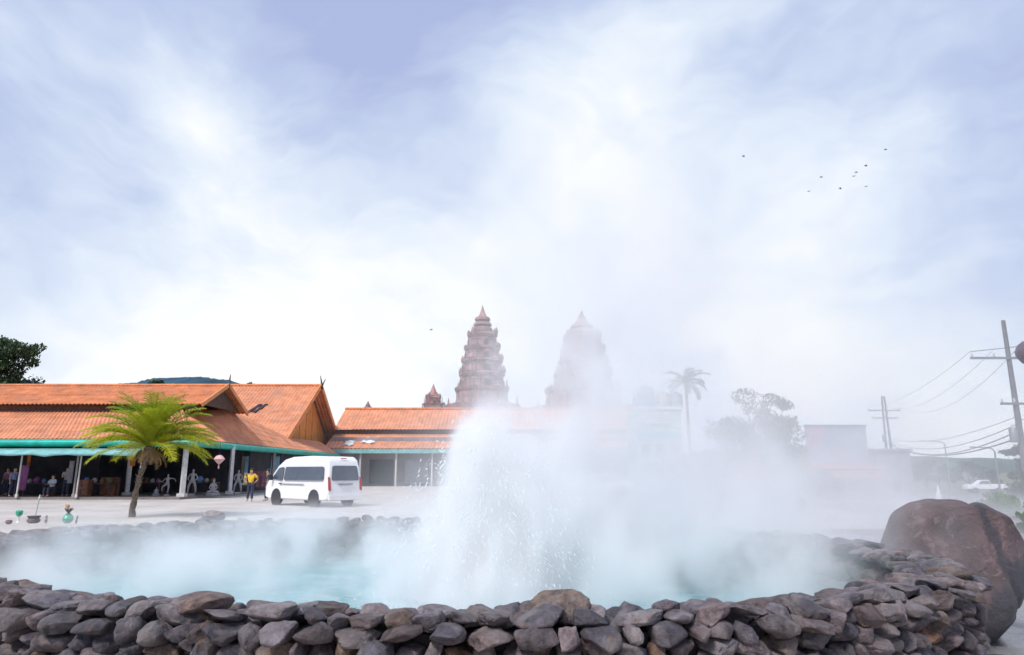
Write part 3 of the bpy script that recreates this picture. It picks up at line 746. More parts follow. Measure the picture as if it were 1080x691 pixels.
# ------------------------------------------------------------------ second hall
C2 = empty('market_building', (-3, 76, 0), label='low market building with two-tier pale orange roof and green fascia, behind the geyser', cat='building')
X0, X1 = -20.45, 15.0
mb = MB(); roof_sheet(mb, (X0, 84, 9.0), (X1, 84, 9.0), (X1, 79.2, 6.3), (X0, 79.2, 6.3), courses=3, pitch=.42, amp=.05); roof_sheet(mb, (X0, 84, 9.0), (X1, 84, 9.0), (X1, 89, 6.3), (X0, 89, 6.3), courses=2, pitch=.42, amp=.05)
mb.build('upper_roof', M_orange2, C2, True, True)
mb = MB(); roof_sheet(mb, (X0, 80, 5.9), (X1, 80, 5.9), (X1, 75, 4.0), (X0, 75, 4.0), courses=3, pitch=.42, amp=.05); mb.build('lower_roof', M_orange2, C2, True, True)
MB().tube([(X0, 84, 9.08), (X1, 84, 9.08)], .16, 8).build('ridge_cap', M_orange, C2, True, True)
MB().box(((X0 + X1) / 2, 79.7, 6.05), (X1 - X0, .1, .5)).build('clerestory_board', M_wood, C2, True)
MB().box(((X0 + X1) / 2, 74.95, 3.70), (X1 - X0 - .1, .14, .44)).build('fascia', M_teal2, C2, True)
MB().box(((X0 + X1) / 2, 81.5, 2.6), (X1 - X0 - .5, 8.6, 5.4)).build('wall', mat('mauve_plaster', (.30, .26, .27), .85, .15, .6), C2, True)
for k in range(9):
    x = X0 + 2.1 + k * 3.9
    MB().box((x, 77.12, 1.55), (2.6, .12, 2.6)).build('shutter', M_dark if k % 2 else M_metal, C2, True)
for k in range(8): MB().tube([(X0 + .3 + k * 3.9 + 3.7, 75.4, 0), (X0 + .3 + k * 3.9 + 3.7, 75.4, 3.6)], .11, 8).build('post', M_whitepost, C2, True, True)
def sag_sheet(px0, px1, py0, py1, yy, name='roof_tarpaulin'):
    a, b = at(px0, py0, yy), at(px1, py0, yy); n = MB(); vs = []
    for j in range(6):
        for i in range(9):
            u, v = i / 8, j / 5; x = a.x + (b.x - a.x) * u + .12 * math.sin(5 * v + 2 * u); y = yy - .9 + 1.8 * v + .1 * math.sin(7 * u)
            vs.append((x, y, 4.0 + (y - 75) * .38 + .13 + .05 * math.sin(9 * u + 4 * v)))
    n.add(vs, [(j * 9 + i, j * 9 + i + 1, (j + 1) * 9 + i + 1, (j + 1) * 9 + i) for j in range(5) for i in range(8)])
    return n.build(name, M_white, None, smooth=True)
tag(sag_sheet(364, 374, 465, 465, 76.6), 'small white tarpaulin on the orange roof, nearer the great gable', 'tarpaulin', 'white tarpaulins lying on the roof')
tag(sag_sheet(382, 396, 462, 462, 77.3), 'larger crumpled white tarpaulin on the orange roof, towards the geyser', 'tarpaulin', 'white tarpaulins lying on the roof')

# ------------------------------------------------------------------ prangs
def redent(rot):
    def f(q, z):
        a = (q - rot) % (math.pi / 2) - math.pi / 4
        sq = 1 / max(math.cos(a), .75) if False else 0
        # a square with two steps cut from each corner
        c, s_ = abs(math.cos(q - rot)), abs(math.sin(q - rot)); m_ = max(c, s_); mn = min(c, s_); r = mn / m_
        if r < .42: return 1 / m_
        if r < .70: return .93 / m_
        return .84 / m_ if r < .86 else .80 / m_
    return f
def prang(px, Y, tip, tiers, base, rot, name, label, seed, fat=1.):
    c = at(px, 497, Y); x0 = c.x
    zof = lambda py: at(px, py, Y).z
    wof = lambda hw, py: hw / 720 * proj((x0, Y, zof(py)))[2] * fat
    E = empty(name, (x0, Y, 0), label=label, cat='temple tower')
    sq = redent(rot); rnd = random.Random(seed)
    n = 96
    # pointed crown: lotus rings
    prof = []
    for py, hw in tip: prof.append((wof(hw, py), zof(py)))
    MB().lathe((x0, Y, 0), prof[::-1], 40).build('spire', M_prang, E, True, True, 50)
    for k, (y0, y1, hw) in enumerate(tiers):
        z0, z1 = zof(y1), zof(y0); w_ = wof(hw, (y0 + y1) / 2); h = z1 - z0
        prof = [(w_ * .99, z0), (w_ * 1.03, z0 + h * .06), (w_ * .98, z0 + h * .12), (w_ * .93, z0 + h * .16), (w_ * .91, z0 + h * .46), (w_ * .95, z0 + h * .50), (w_ * .92, z0 + h * .55), (w_ * .94, z0 + h * .66), (w_ * .99, z0 + h * .70), (w_ * .97, z0 + h * .76), (w_ * 1.03, z0 + h * .80), (w_ * 1.02, z0 + h * .92), (w_ * .90, z0 + h)]
        T = MB().lathe((x0, Y, 0), prof, n, sq).build('tower_tier', M_prang, E, True)
        fr = MB(); nd = MB()
        for q in range(4):
            a = rot + q * math.pi / 2; d = Vector((math.cos(a), math.sin(a), 0)); s_ = Vector((-d.y, d.x, 0)); Rm = Matrix.Rotation(a, 3, 'Z')
            p = Vector((x0, Y, z0)) + d * (w_ * .90)
            # projecting false door with a pointed pediment
            pw = w_ * .27; ph = h * .55
            fr = MB(); fr.prism([p - s_ * pw, p + s_ * pw, p + s_ * pw + Vector((0, 0, ph * .72)), p + s_ * pw * .45 + Vector((0, 0, ph * 1.02)), p + Vector((0, 0, ph * 1.3)), p - s_ * pw * .45 + Vector((0, 0, ph * 1.02)), p - s_ * pw + Vector((0, 0, ph * .72))], d * (w_ * .14)); mobj('pediment', fr.v, fr.f, M_prang, T)
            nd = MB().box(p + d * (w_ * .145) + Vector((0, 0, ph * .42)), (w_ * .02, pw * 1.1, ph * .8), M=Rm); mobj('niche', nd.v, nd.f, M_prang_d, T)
            for sg in (-1, 1):
                for kk in (.62, .80):
                    cpt = Vector((x0, Y, z1)) + d * (w_ * (.90 if kk == .62 else .80)) + s_ * sg * w_ * (kk if kk == .62 else .76)
                    hh = h * rnd.uniform(.30, .42)
                    fr = MB(); fr.lathe(cpt - Vector((0, 0, h * .06)), [(w_ * .085, 0), (w_ * .095, hh * .4), (w_ * .06, hh * .75), (w_ * .008, hh * 1.15)], 6); mobj('antefix', fr.v, fr.f, M_prang, T)
    for k, (y0, y1, hw) in enumerate(base):
        z0, z1 = (zof(y1) if y1 < 496 else 0), zof(y0); w_ = wof(hw, y0); h = z1 - z0
        prof = [(w_, z0), (w_ * .96, z0 + h * .2), (w_ * .93, z0 + h * .35), (w_ * .93, z0 + h * .7), (w_ * .98, z0 + h * .82), (w_, z0 + h)]
        T = MB().lathe((x0, Y, 0), prof, n, sq).build('terrace', M_prang, E, True)
        fr = MB()
        for q in range(4):
            a = rot + math.pi / 4 + q * math.pi / 2; cpt = Vector((x0 + math.cos(a) * w_ * 1.08, Y + math.sin(a) * w_ * 1.08, z1))
            mobj('corner_finial', *(lambda f_: (f_.v, f_.f))(MB().lathe(cpt, [(w_ * .04, 0), (w_ * .04, .3), (w_ * .02, .9), (.01, w_ * .28)], 8)), M_prang, T)
    return E
prang(507.5, 100, [(322, .2), (326, 1.6), (330, 3.2), (334, 5.5), (335.5, 9.6), (338, 10.4), (339.5, 7.5), (341, 11.2), (343.5, 12.2), (345, 9.5), (346.5, 12.5), (350, 14), (354, 12)],
      [(352, 366.4, 18.2), (366.4, 379.6, 21.8), (379.6, 393, 25.2), (393, 410, 27.8)], [(409, 428, 34), (428, 497, 48)], R(-90 + 18), 'temple_tower', 'slender brownish red Khmer temple tower, its side veiled by the geyser steam', 2, .80)
prang(617, 92, [(327, .2), (332, 2.4), (337, 5.5), (341, 8), (343, 12.6), (345.5, 13), (347, 10.5), (350, 14), (353, 15.5), (356, 13.5)],
      [(355, 369, 21), (369, 381, 24.5), (381, 394, 27.5), (394, 411, 31.5)], [(410, 432, 43), (431, 497, 62)], R(-90 + 4), 'temple_tower', 'wider temple tower seen as a pale silhouette deep in the steam', 5, .92)
prang(455, 96, [(405, .2), (409, 1.8), (413, 3.5), (415, 5.5), (418, 7.5), (419, 5.5)], [(418.5, 427, 8.6)], [(426, 431, 11.5), (431, 497, 14)], R(-90 + 18), 'shrine_tower', 'small pointed stone shrine tower beside the slender temple tower', 8, .9)
prang(385, 118, [(423, .2), (426, 1.6), (429, 3.2), (431, 4)], [(431, 436, 4.4)], [(436, 497, 5)], R(-90 + 18), 'shrine_tower', 'tiny shrine tip just showing above the orange roof', 9)

# ------------------------------------------------------------------ water tank building with signs
B = empty('shop_building', (15.1, 70, 0), label='pale shop block with blue roof tanks and painted signs beside the temple tower', cat='building')
xa, xb = at(671, 430, 70).x, at(718, 430, 70).x; zt = at(690, 431, 70).z
M_pale = mat('pale_green_plaster', (.40, .58, .50), .8, .1, .8, stain=(1, (.3, .33, .3), .5))
MB().box(((xa + xb) / 2, 73, zt / 2), (xb - xa, 6, zt)).build('wall', M_pale, B, True)
MB().box(((xa + xb) / 2, 69.95, zt + .05), (xb - xa + .3, .25, .3)).build('parapet', M_white, B, True)
zb = at(690, 460, 70).z
MB().box(((xa + xb) / 2 - .1, 69.9, zb), (xb - xa - .4, .12, .62)).build('name_band', mat('teal_sign', (.02, .42, .46), .6), B, True)
zs = at(690, 441, 70).z
sg = MB().box((xa + 1.75, 69.86, zs), (3.2, .1, 1.15)).build('signboard', mat('white_sign', (.72, .72, .72), .6), B, True)
def text(body, size, loc, m, parent, inv=True, rot=(math.pi / 2, 0, 0), name='lettering'):
    cu = bpy.data.curves.new(name, 'FONT'); cu.body = body; cu.size = size; cu.extrude = .01; cu.align_x = 'CENTER'; cu.align_y = 'CENTER'
    tmp = bpy.data.objects.new(name, cu); COL.objects.link(tmp); cu.materials.append(m); bpy.context.view_layer.update(); me = bpy.data.meshes.new_from_object(tmp.evaluated_get(bpy.context.evaluated_depsgraph_get())); bpy.data.objects.remove(tmp)
    o = bpy.data.objects.new(name, me); COL.objects.link(o); o.parent = parent; o.location = loc; o.rotation_euler = rot
    return o
M_letter = mat('dark_green_letters', (.04, .2, .17), .6)
text('UFFUN', .95, (xa + 1.75, 69.79, zs), M_letter, sg)
MB().prism([(xa + .3, 69.84, zs + 1.15), (xa + 1.5, 69.84, zs + 1.15), (xa + .9, 69.84, zs + .65)], (0, .05, 0)).build('arrow', mat('pink_sign_paint', (.6, .15, .25), .6), B, True)
for i in range(3):
    for j in range(2):
        f = MB().box((xa + .8 + i * 1.45, 69.96, 1.9 + j * 1.9), (1.0, .14, 1.2)).build('window', M_white, B, True)
        MB().box((xa + .8 + i * 1.45, 69.875, 1.9 + j * 1.9), (.84, .03, 1.04)).build('pane', M_glass, f)
def tank(px, py0, hw, m, label):
    q = at(px, py0, 71.5); r = hw / 720 * 71.5; z0 = zt + .02; h = q.z - z0
    E = empty('water_tank', (q.x, 71.5, z0), label=label, cat='water tank', group='water tanks on the shop roof')
    MB().lathe((0, 0, 0), [(r * .92, 0), (r, .1), (r, h * .28), (r * .97, h * .30), (r, h * .32), (r, h * .60), (r * .97, h * .62), (r, h * .64), (r, h * .8), (r * .85, h * .92), (r * .3, h), (0.01, h)], 24).build('body', m, E, smooth=True)
    MB().lathe((0, 0, h - .02), [(r * .3, 0), (r * .3, .12), (.01, .14)], 16).build('lid', m, E, smooth=True)
tank(680.5, 408, 10, mat('blue_tank', (.03, .20, .36), .4), 'dark blue banded water tank, the largest on the shop roof')
tank(699, 413, 7, mat('beige_tank', (.5, .47, .42), .5), 'beige water tank between the blue and the grey one')
tank(713, 414, 6.5, mat('grey_tank', (.38, .45, .50), .5), 'grey water tank nearest the tall palm')

# ------------------------------------------------------------------ billboard, far buildings
def tw(px, Y): return at(px, 497, Y).x
B = empty('billboard', (tw(885, 62), 62, 0), label='big pale blue billboard on posts seen through the steam', cat='billboard')
za, zb_ = at(885, 449, 62).z, at(885, 490, 62).z
MB().box((tw(885, 62), 62, (za + zb_) / 2), (tw(917, 62) - tw(853, 62), .25, za - zb_)).build('panel', mat('billboard_print', (.30, .35, .45), .6, .1, .3, stain=(.35, (.5, .22, .25), .5)), B, True)
MB().box((tw(885, 62), 61.98, za), (tw(917, 62) - tw(853, 62) + .2, .35, .15)).build('frame', M_metal, B, True)
for px in (860, 885, 910): MB().tube([(tw(px, 62), 62.3, -1), (tw(px, 62), 62.3, za)], .13, 8).build('post', M_metal, B, True, True)
def house(px0, px1, pytop, Y, depth, m, rm, label, roof=.8, name='house', awn=None):
    x0, x1 = tw(px0, Y), tw(px1, Y); z = at(px0, pytop, Y).z; gz = ground_z((x0 + x1) / 2, Y) - .1
    E = empty(name, ((x0 + x1) / 2, Y, gz), label=label, cat='building')
    MB().box(((x0 + x1) / 2, Y + depth / 2, (z - roof + gz) / 2), (x1 - x0, depth, z - roof - gz)).build('wall', m, E, True)
    if roof > .3: MB().prism([(x0 - .4, Y - .5, z - roof), (x0 - .4, Y + depth + .5, z - roof), (x0 - .4, Y + depth / 2, z)], (x1 - x0 + .8, 0, 0)).build('roof', rm, E, True)
    else: MB().box(((x0 + x1) / 2, Y + depth / 2, z - .05), (x1 - x0 + .4, depth + .4, .25)).build('parapet', rm, E, True)
    nw = max(1, int((x1 - x0) / 2.6))
    for i in range(nw):
        xx = x0 + (i + .5) * (x1 - x0) / nw
        f = MB().box((xx, Y - .02, gz + 1.5), (1.2, .12, 1.5)).build('window', M_white, E, True); MB().box((xx, Y - .095, gz + 1.5), (1.0, .03, 1.3)).build('pane', M_glass, f)
    if awn is not None: MB().prism([(x0, Y - .04, z - roof - .1), (x0, Y - 1.6, z - roof - .7), (x0, Y - 1.6, z - roof - .78), (x0, Y - .04, z - roof - .2)], (x1 - x0, 0, 0)).build('awning', awn, E, True)
house(872, 925, 488, 58, 5, mat('grey_plaster', (.28, .27, .29), .8), mat('red_sheet_roof', (.42, .12, .10), .7), 'low shop with dull red roof below the billboard', .5, awn=mat('red_sheet_roof', (.42, .12, .10)))
house(925, 962, 474, 75, 8, mat('grey_plaster', (.28, .27, .29), .8), M_conc, 'grey flat-roofed block beyond the farther power pole', .1)
house(722, 752, 484, 66, 6, mat('grey_plaster', (.28, .27, .29), .8), M_conc, 'small grey flat-roofed hut between the tall palm and the bushes', .1)

# ------------------------------------------------------------------ poles
M_pole = mat('weathered_pole_concrete', (.15, .145, .16), .85, .15, 3)
def power_pole(name, px, py_top, Y, arms, label, r=.17, twin=False, trans=None):
    gz = ground_z(tw(px, Y), Y); x = tw(px, Y); zt_ = at(px, py_top, Y).z
    E = empty(name, (x, Y, gz), label=label, cat='power pole')
    for k in ((-.45, .45) if twin else (0,)):
        MB().tube([(x + k, Y, gz - .2), (x + k * .35, Y, zt_)], [r, r * .55], 8).build('shaft', M_pole, E, True, True)
    for py, w0, w1 in arms:
        z = at(px, py, Y).z; a = MB().box((x + (w0 + w1) / 2, Y - .12, z), (w1 - w0, .12, .14)).build('crossarm', M_metal, E, True)
        for i in range(3):
            xx = x + w0 + .1 + (w1 - w0 - .2) * i / 2
            MB().lathe((xx, Y - .12, z + .07), [(.03, 0), (.07, .04), (.05, .09), (.07, .13), (.05, .18), (.03, .26)], 10).build('insulator', M_whitepost, a)
    if trans:
        z = at(px, trans, Y).z
        t_ = MB().lathe((x - .48, Y - .1, z - .5), [(.2, 0), (.24, .05), (.24, .8), (.2, .9)], 16).build('transformer', M_metal, E, True, True)
        MB().tube([(x - .48, Y - .1, z + .38), (x - .48, Y - .1, z + .62)], .035, 8).build('bushing', M_whitepost, t_)
    return x, gz
Y2 = 42; Y1 = 88
power_pole('power_pole', 1082, 338, Y2, [(378, -2.45, .5), (426, -1.0, .7)], 'tall concrete power pole with long crossarm beside the road, nearer one', .21, trans=458)
power_pole('power_pole', 940, 418, Y1, [(433, -2.2, 2.0), (441, -1.7, 1.6)], 'twin-shaft power pole with two crossarms, farther one in the mist', .2, twin=True, trans=462)
def wire(a, b, sag, r, label):
    a, b = Vector(a), Vector(b); pts = []
    for i in range(25):
        u = i / 24; p = a.lerp(b, u); p.z -= sag * 4 * u * (1 - u); pts.append(p)
    return MB().tube(pts, r, 5).build('power_cable', M_cable, None, smooth=True, label=label, cat='cable', group='power cables strung between the two poles')
P2x = tw(1082, Y2); P1x = tw(940, Y1); za2, za1 = at(1078, 376, Y2).z, at(940, 431, Y1).z
wire((P2x - 2.35, Y2, za2 + .3), (P1x - 2.1, Y1, za1 + .3), .9, .012, 'topmost thin cable, from the outer tip of the long crossarm')
wire((P2x - 1.0, Y2, za2 + .3), (P1x, Y1, za1 + .3), 1.5, .012, 'thin cable from the middle of the long crossarm')
wire((P2x + .4, Y2, za2 + .3), (P1x + 1.9, Y1, za1 + .3), 2.0, .012, 'thin cable from the crossarm end beside the pole shaft')
for k, (py, sg, lb) in enumerate(((440, .9, 'upper of the four slack cables at mid height of the pole'), (448, 1.3, 'second of the four slack cables at mid height of the pole'), (455, 1.5, 'third of the four slack cables at mid height of the pole'), (462, 1.25, 'lowest and thickest of the four slack cables at mid height of the pole'))):
    wire((P2x - .15, Y2, at(1078, py, Y2).z), (P1x, Y1, at(940, 462 + k * 2, Y1).z), sg, .018 + .009 * k, lb)
for k, (pyy, dx_) in enumerate(((376, -2.35), (376, .4), (448, 0))):
    wire((P2x + dx_, Y2, at(1078, pyy, Y2).z + .3), (P2x + dx_ + 9, 8, at(1078, pyy, Y2).z + 1.2), .9, .02, ('outer cable running from the nearer pole out over the road', 'inner cable running from the nearer pole out over the road', 'low cable running from the nearer pole out over the road')[k])
# street lamps
def street_lamp(px, pyt, Y, arm, label, hl=.5):
    x = tw(px, Y); gz = ground_z(x, Y); z = at(px, pyt, Y).z
    E = empty('street_lamp', (x, Y, gz), label=label, cat='street lamp', group='arm street lamps along the far road')
    MB().tube([(x, Y, gz), (x, Y, z - .3), (x + arm * .12, Y, z - .05), (x + arm * .4, Y, z + .08), (x + arm, Y, z + .12)], [.11, .08, .07, .055, .045], 8).build('pole', M_metal, E, True, True)
    MB().prism([(x + arm, Y - .12, z + .06), (x + arm, Y + .12, z + .06), (x + arm, Y + .08, z + .2), (x + arm, Y - .08, z + .2)], (hl * (1 if arm > 0 else -1), 0, 0)).build('lamp_head', M_metal, E, True)
street_lamp(1052, 473, 70, -1.9, 'grey street lamp with its arm over the road, just before the hills, nearer one')
street_lamp(1000, 466, 110, -3.4, 'faint grey street lamp with long arm, farther one in the mist')
x = at(1086, 372, 20).x; zl = at(1079, 372, 20).z
E = empty('globe_lamp', (x, 20, 0), label='dark round-headed lamp post cut by the edge of the photo, near the power pole', cat='lamp post')
MB().tube([(x, 20, 0), (x, 20, zl - .3)], [.06, .04], 10).build('pole', M_black, E, True, True)
MB().lathe((x, 20, zl), [(.05, -.36), (.22, -.30), (.34, -.12), (.37, .04), (.30, .22), (.16, .34), (.01, .38)], 20).build('lamp_head', mat('dark_lamp_glass', (.10, .07, .10), .3), E, True, True)
# ================================================================== VEGETATION
def set_vtint(o, vals):
    a = o.data.color_attributes.new('tint', 'FLOAT_COLOR', 'POINT')
    v = np.array(vals, dtype=np.float32); a.data.foreach_set('color', np.stack([v, v, v, np.ones_like(v)], 1).ravel())
def frond(mb, tints, base, az, el, L, droop, rnd, nl=46, ll=.42, wl=.02, tint=.5):
    """an arching rachis with blade leaflets on both sides"""
    pts = []; p = Vector(base); a = el; d0 = Vector((math.cos(az), math.sin(az), 0)); n = 16
    for i in range(n + 1):
        pts.append(p.copy()); dd = d0 * math.cos(a) + Vector((0, 0, math.sin(a))); p = p + dd * (L / n); a -= droop / n * (.5 + i / n)
    b0 = len(mb.v); mb.tube(pts, [.018 * (1 - .8 * i / n) + .003 for i in range(n + 1)], 4, False); tints += [tint * .8 + .2] * (len(mb.v) - b0)
    for k in range(nl):
        u = .10 + .90 * k / nl; i = min(n - 1, int(u * n)); f = u * n - i; q = pts[i].lerp(pts[i + 1], f); t_ = (pts[i + 1] - pts[i]).normalized()
        s_ = t_.cross(Vector((0, 0, 1))); s_ = s_.normalized() if s_.length > .05 else Vector((-d0.y, d0.x, 0)); up = s_.cross(t_)
        l_ = ll * math.sin(math.pi * (u * .82 + .14)) ** .7 * rnd.uniform(.8, 1.15)
        for sg in (-1, 1):
            dr = (s_ * sg * .8 + t_ * .65 + up * rnd.uniform(.05, .45)).normalized(); e = q + dr * l_ * .6; tip = q + dr * l_ + Vector((0, 0, -l_ * rnd.uniform(.15, .5)))
            wv = t_ * wl * .5; b0 = len(mb.v)
            mb.add([q - wv, q + wv, e + wv, tip, e - wv], [(0, 1, 2, 4), (4, 2, 3)]); tv = min(1, max(0, tint + rnd.uniform(-.2, .2))); tints += [tv] * 5
def date_palm():
    rnd = random.Random(4); b = at(139, 541, 25.3); b.z = 0; b.y = 25.3
    top = at(159, 471, 24.6)
    E = empty('date_palm', b, label='young date palm with arching yellow-green fronds and leaning trunk beyond the pool', cat='palm tree')
    pts = []; rad = []
    for i in range(15):
        u = i / 14; p = Vector((b.x, b.y, -.1)).lerp(top, u); p.x += -.10 * math.sin(math.pi * u) + .02 * math.sin(i * 2.1); pts.append(p); rad.append(.118 - .045 * math.sin(min(1, u * 1.3) * math.pi * .5) + (.012 if i % 2 else -.006) + (.085 if u > .88 else 0))
    tr = MB().tube(pts, rad, 14).build('trunk', M_bark, E, True, True, 180)
    st = MB()
    for k in range(46):   # old leaf bases
        u = .45 + .53 * k / 46; i = int(u * 14); p = pts[i].lerp(pts[min(14, i + 1)], u * 14 - i); a = k * 2.4; d = Vector((math.cos(a), math.sin(a), 0)); r = .07 + .05 * (u > .85)
        st.tube([p + d * r * .8, p + d * (r + .07) + Vector((0, 0, .10))], [.03, .008], 5)
    mobj('leaf_base', st.v, st.f, M_bark, tr)
    mb = MB(); ti = []
    for k in range(72):
        h = k / 72; az = k * 2.39996 + rnd.uniform(-.2, .2); low = h > .6
        if low: az = (0 if k % 2 else math.pi) + rnd.uniform(-.75, .75)
        el = R(88 - 84 * h + rnd.uniform(-8, 8)); L = rnd.uniform(2.0, 2.6) * (1 - .06 * h)
        frond(mb, ti, top + Vector((0, 0, .04)), az, el, L, R(rnd.uniform(60, 95)) * (1.0 - .2 * h), rnd, nl=50, ll=.50, wl=.022, tint=max(0, min(1, .12 + .8 * h + rnd.uniform(-.15, .15))))
    o = mb.build('crown', M_palm, E, True); set_vtint(o, ti)
    mb = MB(); ti = []
    for k in range(12): frond(mb, ti, top + Vector((0, 0, -.06)), k * 2.4 + .5, R(rnd.uniform(-50, -15)), rnd.uniform(.5, .95), R(60), rnd, nl=22, ll=.22, wl=.02, tint=rnd.random())
    o = mb.build('dead_fronds', leafmat('dead_frond', (.10, .06, .03), (.34, .22, .09), 2, .2), E, True); set_vtint(o, ti)
date_palm()
def coconut(px, pytop, Y, label, seed=1):
    rnd = random.Random(seed); x = tw(px, Y); gz = ground_z(x, Y); z = at(px, pytop, Y).z
    E = empty('coconut_palm', (x, Y, gz), label=label, cat='palm tree')
    MB().tube([(x + .3, Y, gz - .2), (x + .1, Y, gz + z * .4), (x, Y, z)], [.26, .17, .14], 10).build('trunk', M_bark, E, True, True)
    mb = MB(); ti = []
    for k in range(17):
        frond(mb, ti, (x, Y, z), k * 2.4, R(70 - 75 * k / 17), rnd.uniform(2.3, 3.0), R(90), rnd, nl=26, ll=.7, wl=.07, tint=rnd.uniform(.0, .5))
    o = mb.build('crown', M_leafm, E, True); set_vtint(o, ti)
M_leafb = leafmat('bright_green_leaves', (.06, .15, .02), (.20, .30, .05), .5, .3)
coconut(728, 405, 70, 'tall thin coconut palm ghostly in the steam beside the shop block')

def leaves(mb, ti, c, rad, n, size, rnd, flat=.8):
    for _ in range(n):
        while True:
            p = Vector((rnd.uniform(-1, 1), rnd.uniform(-1, 1), rnd.uniform(-1, 1)))
            if p.length <= 1: break
        p = p * (p.length ** -.35 if p.length > .05 else 1)
        p = Vector(c) + Vector((p.x * rad[0], p.y * rad[1], p.z * rad[2]))
        e = Euler((rnd.uniform(0, 6.3), rnd.uniform(0, 6.3), rnd.uniform(0, 6.3))).to_matrix(); s_ = size * rnd.uniform(.6, 1.35)
        mb.add([p + e @ Vector(v) * s_ for v in ((-.5, 0, 0), (0, -.28, .06), (.5, 0, 0), (0, .28, .06))], [(0, 1, 2, 3)])
        ti += [rnd.random()] * 4
def tree(name, px, pytop, Y, wpx, label, m=None, seed=1, clumps=16, open_=.0, leaf=.16, n=230, trunk_h=.4, group=None, cat='tree', zlow=None):
    rnd = random.Random(seed); x = tw(px, Y); gz = ground_z(x, Y); z1 = at(px, pytop, Y).z; h = z1 - gz; Wd = wpx / 720 * Y / 2
    E = empty(name, (x, Y, gz), label=label, cat=cat, group=group); wood = MB(); mb = MB(); ti = []
    fork = Vector((x + rnd.uniform(-.2, .2), Y, gz + h * trunk_h)); wood.tube([(x, Y, gz - .2), Vector((x, Y, gz)).lerp(fork, .5) + Vector((.06 * h * .1, 0, 0)), fork], [h * .030 + .03, h * .024 + .02, h * .018 + .02], 9)
    for k in range(clumps):
        a = rnd.uniform(0, 6.28); rr = rnd.uniform(.15, .92); zz = gz + h * (trunk_h + (1 - trunk_h) * rnd.uniform(.12, .9)); f = 1 - .55 * ((zz - gz) / h - trunk_h) ** 2 / (1 - trunk_h) ** 2
        c = Vector((x + math.cos(a) * Wd * rr * f, Y + math.sin(a) * Wd * rr * f * .8, zz)); r = Wd * rnd.uniform(.20, .40) * (1 - .25 * open_)
        mid = fork.lerp(c, .5) + Vector((0, 0, -.04 * h)); wood.tube([fork, mid, c], [h * .012 + .01, h * .007 + .008, .012], 5)
        leaves(mb, ti, c, (r, r, r * rnd.uniform(.55, .8)), n, leaf, rnd)
        for _ in range(5):
            leaves(mb, ti, c + Vector((rnd.uniform(-1, 1) * r, rnd.uniform(-1, 1) * r, rnd.uniform(-.6, .7) * r)), (r * .4, r * .4, r * .3), n // 9, leaf, rnd)
    wood.build('trunk', M_bark2, E, True, True); o = mb.build('crown', m or M_leafm, E, True); set_vtint(o, ti)
    return E
tree('broadleaf_tree', -12, 352, 56, 86, 'dark leafy tree rising above the far end of the market roof', M_leafd, 3, 30, leaf=.30, n=230, trunk_h=.45)
tree('broadleaf_tree', 155, 397, 92, 26, 'dark treetop showing above the market roof ridge, before the hill', M_leafd, 5, 10, leaf=.4, n=120, trunk_h=.5)
tree('broadleaf_tree', 254, 401.5, 95, 24, 'green treetop showing between the two market gables', M_leafm, 6, 8, leaf=.4, n=120, trunk_h=.5)
tree('broadleaf_tree', 398, 427, 120, 14, 'small round green treetop above the second market roof', M_leafm, 7, 6, leaf=.4, n=100, trunk_h=.5)
tree('broadleaf_tree', 466, 416, 112, 8, 'narrow dark treetop between the shrine tower and the slender temple tower', M_leafd, 8, 6, leaf=.35, n=100, trunk_h=.5)
tree('broadleaf_tree', 806, 411, 52, 92, 'open-crowned tree veiled by steam, the largest beyond the pool', M_leafm, 11, 22, .4, leaf=.22, n=170, trunk_h=.34)
tree('broadleaf_tree', 765, 440, 56, 60, 'lower tree veiled by steam beside the largest open-crowned tree', M_leafm, 12, 13, leaf=.2, n=170, trunk_h=.3)
for k, (px, py, w_, lab) in enumerate(((745, 470, 50, 'bush beside the small grey hut in the steam'), (835, 466, 62, 'wide bush below the billboard edge in the steam'), (700, 487, 40, 'low bush in front of the shop block'))):
    tree('garden_bush', px, py, 48, w_, lab, M_leafm, 30 + k, 10, leaf=.16, n=170, trunk_h=.1, cat='bush', group='bushes in the steam')
for k, (px, py, w_) in enumerate(((975, 486, 34), (1000, 491, 30), (1020, 487, 36), (1042, 493, 26), (958, 490, 30))):
    tree('roadside_tree', px, py, 125, w_, ('round tree in the misty row beyond the white cone', 'low gap-side tree in the misty row, under the faint street lamp', 'tallest tree in the misty row beyond the boulder', 'short tree of the misty row, before the nearer street lamp', 'tree of the misty row beside the grey block')[k], M_leafd, 50 + k, 9, leaf=.5, n=110, trunk_h=.15, group='row of misty trees along the far road')
tree('conifer_tree', 1076, 466, 60, 34, 'dark tiered tree standing behind the nearer power pole', M_leafd, 61, 14, leaf=.2, n=170, trunk_h=.15)
tree('garden_bush', 1052, 527, 26, 60, 'rounded green bush behind the low concrete wall by the boulder', M_leafb, 71, 12, leaf=.12, n=260, trunk_h=.08, cat='bush')
tree('garden_bush', 1015, 536, 25, 40, 'smaller green bush half hidden by the boulder', M_leafm, 72, 9, leaf=.12, n=220, trunk_h=.08, cat='bush')
tree('leafy_plant', 1084, 528, 17.6, 34, 'bright leafy plant at the end of the low concrete wall', M_leafb, 73, 12, leaf=.11, n=200, trunk_h=.08, cat='plant')
tree('roadside_tree', 1092, 484, 34, 64, 'dark bushy tree between the nearer power pole and the hedge', M_leafd, 74, 12, leaf=.18, n=220, trunk_h=.15)
W2 = empty('low_wall', (14.9, 19.4, 0), label='low grey concrete wall behind the boulder, bushes behind it', cat='wall', kind='thing')
MB().box((14.9, 19.4, .19), (6, .22, .40)).build('wall_body', M_conc, W2, True); MB().box((14.9, 19.4, .42), (6.05, .30, .07)).build('coping', M_conc, W2, True)

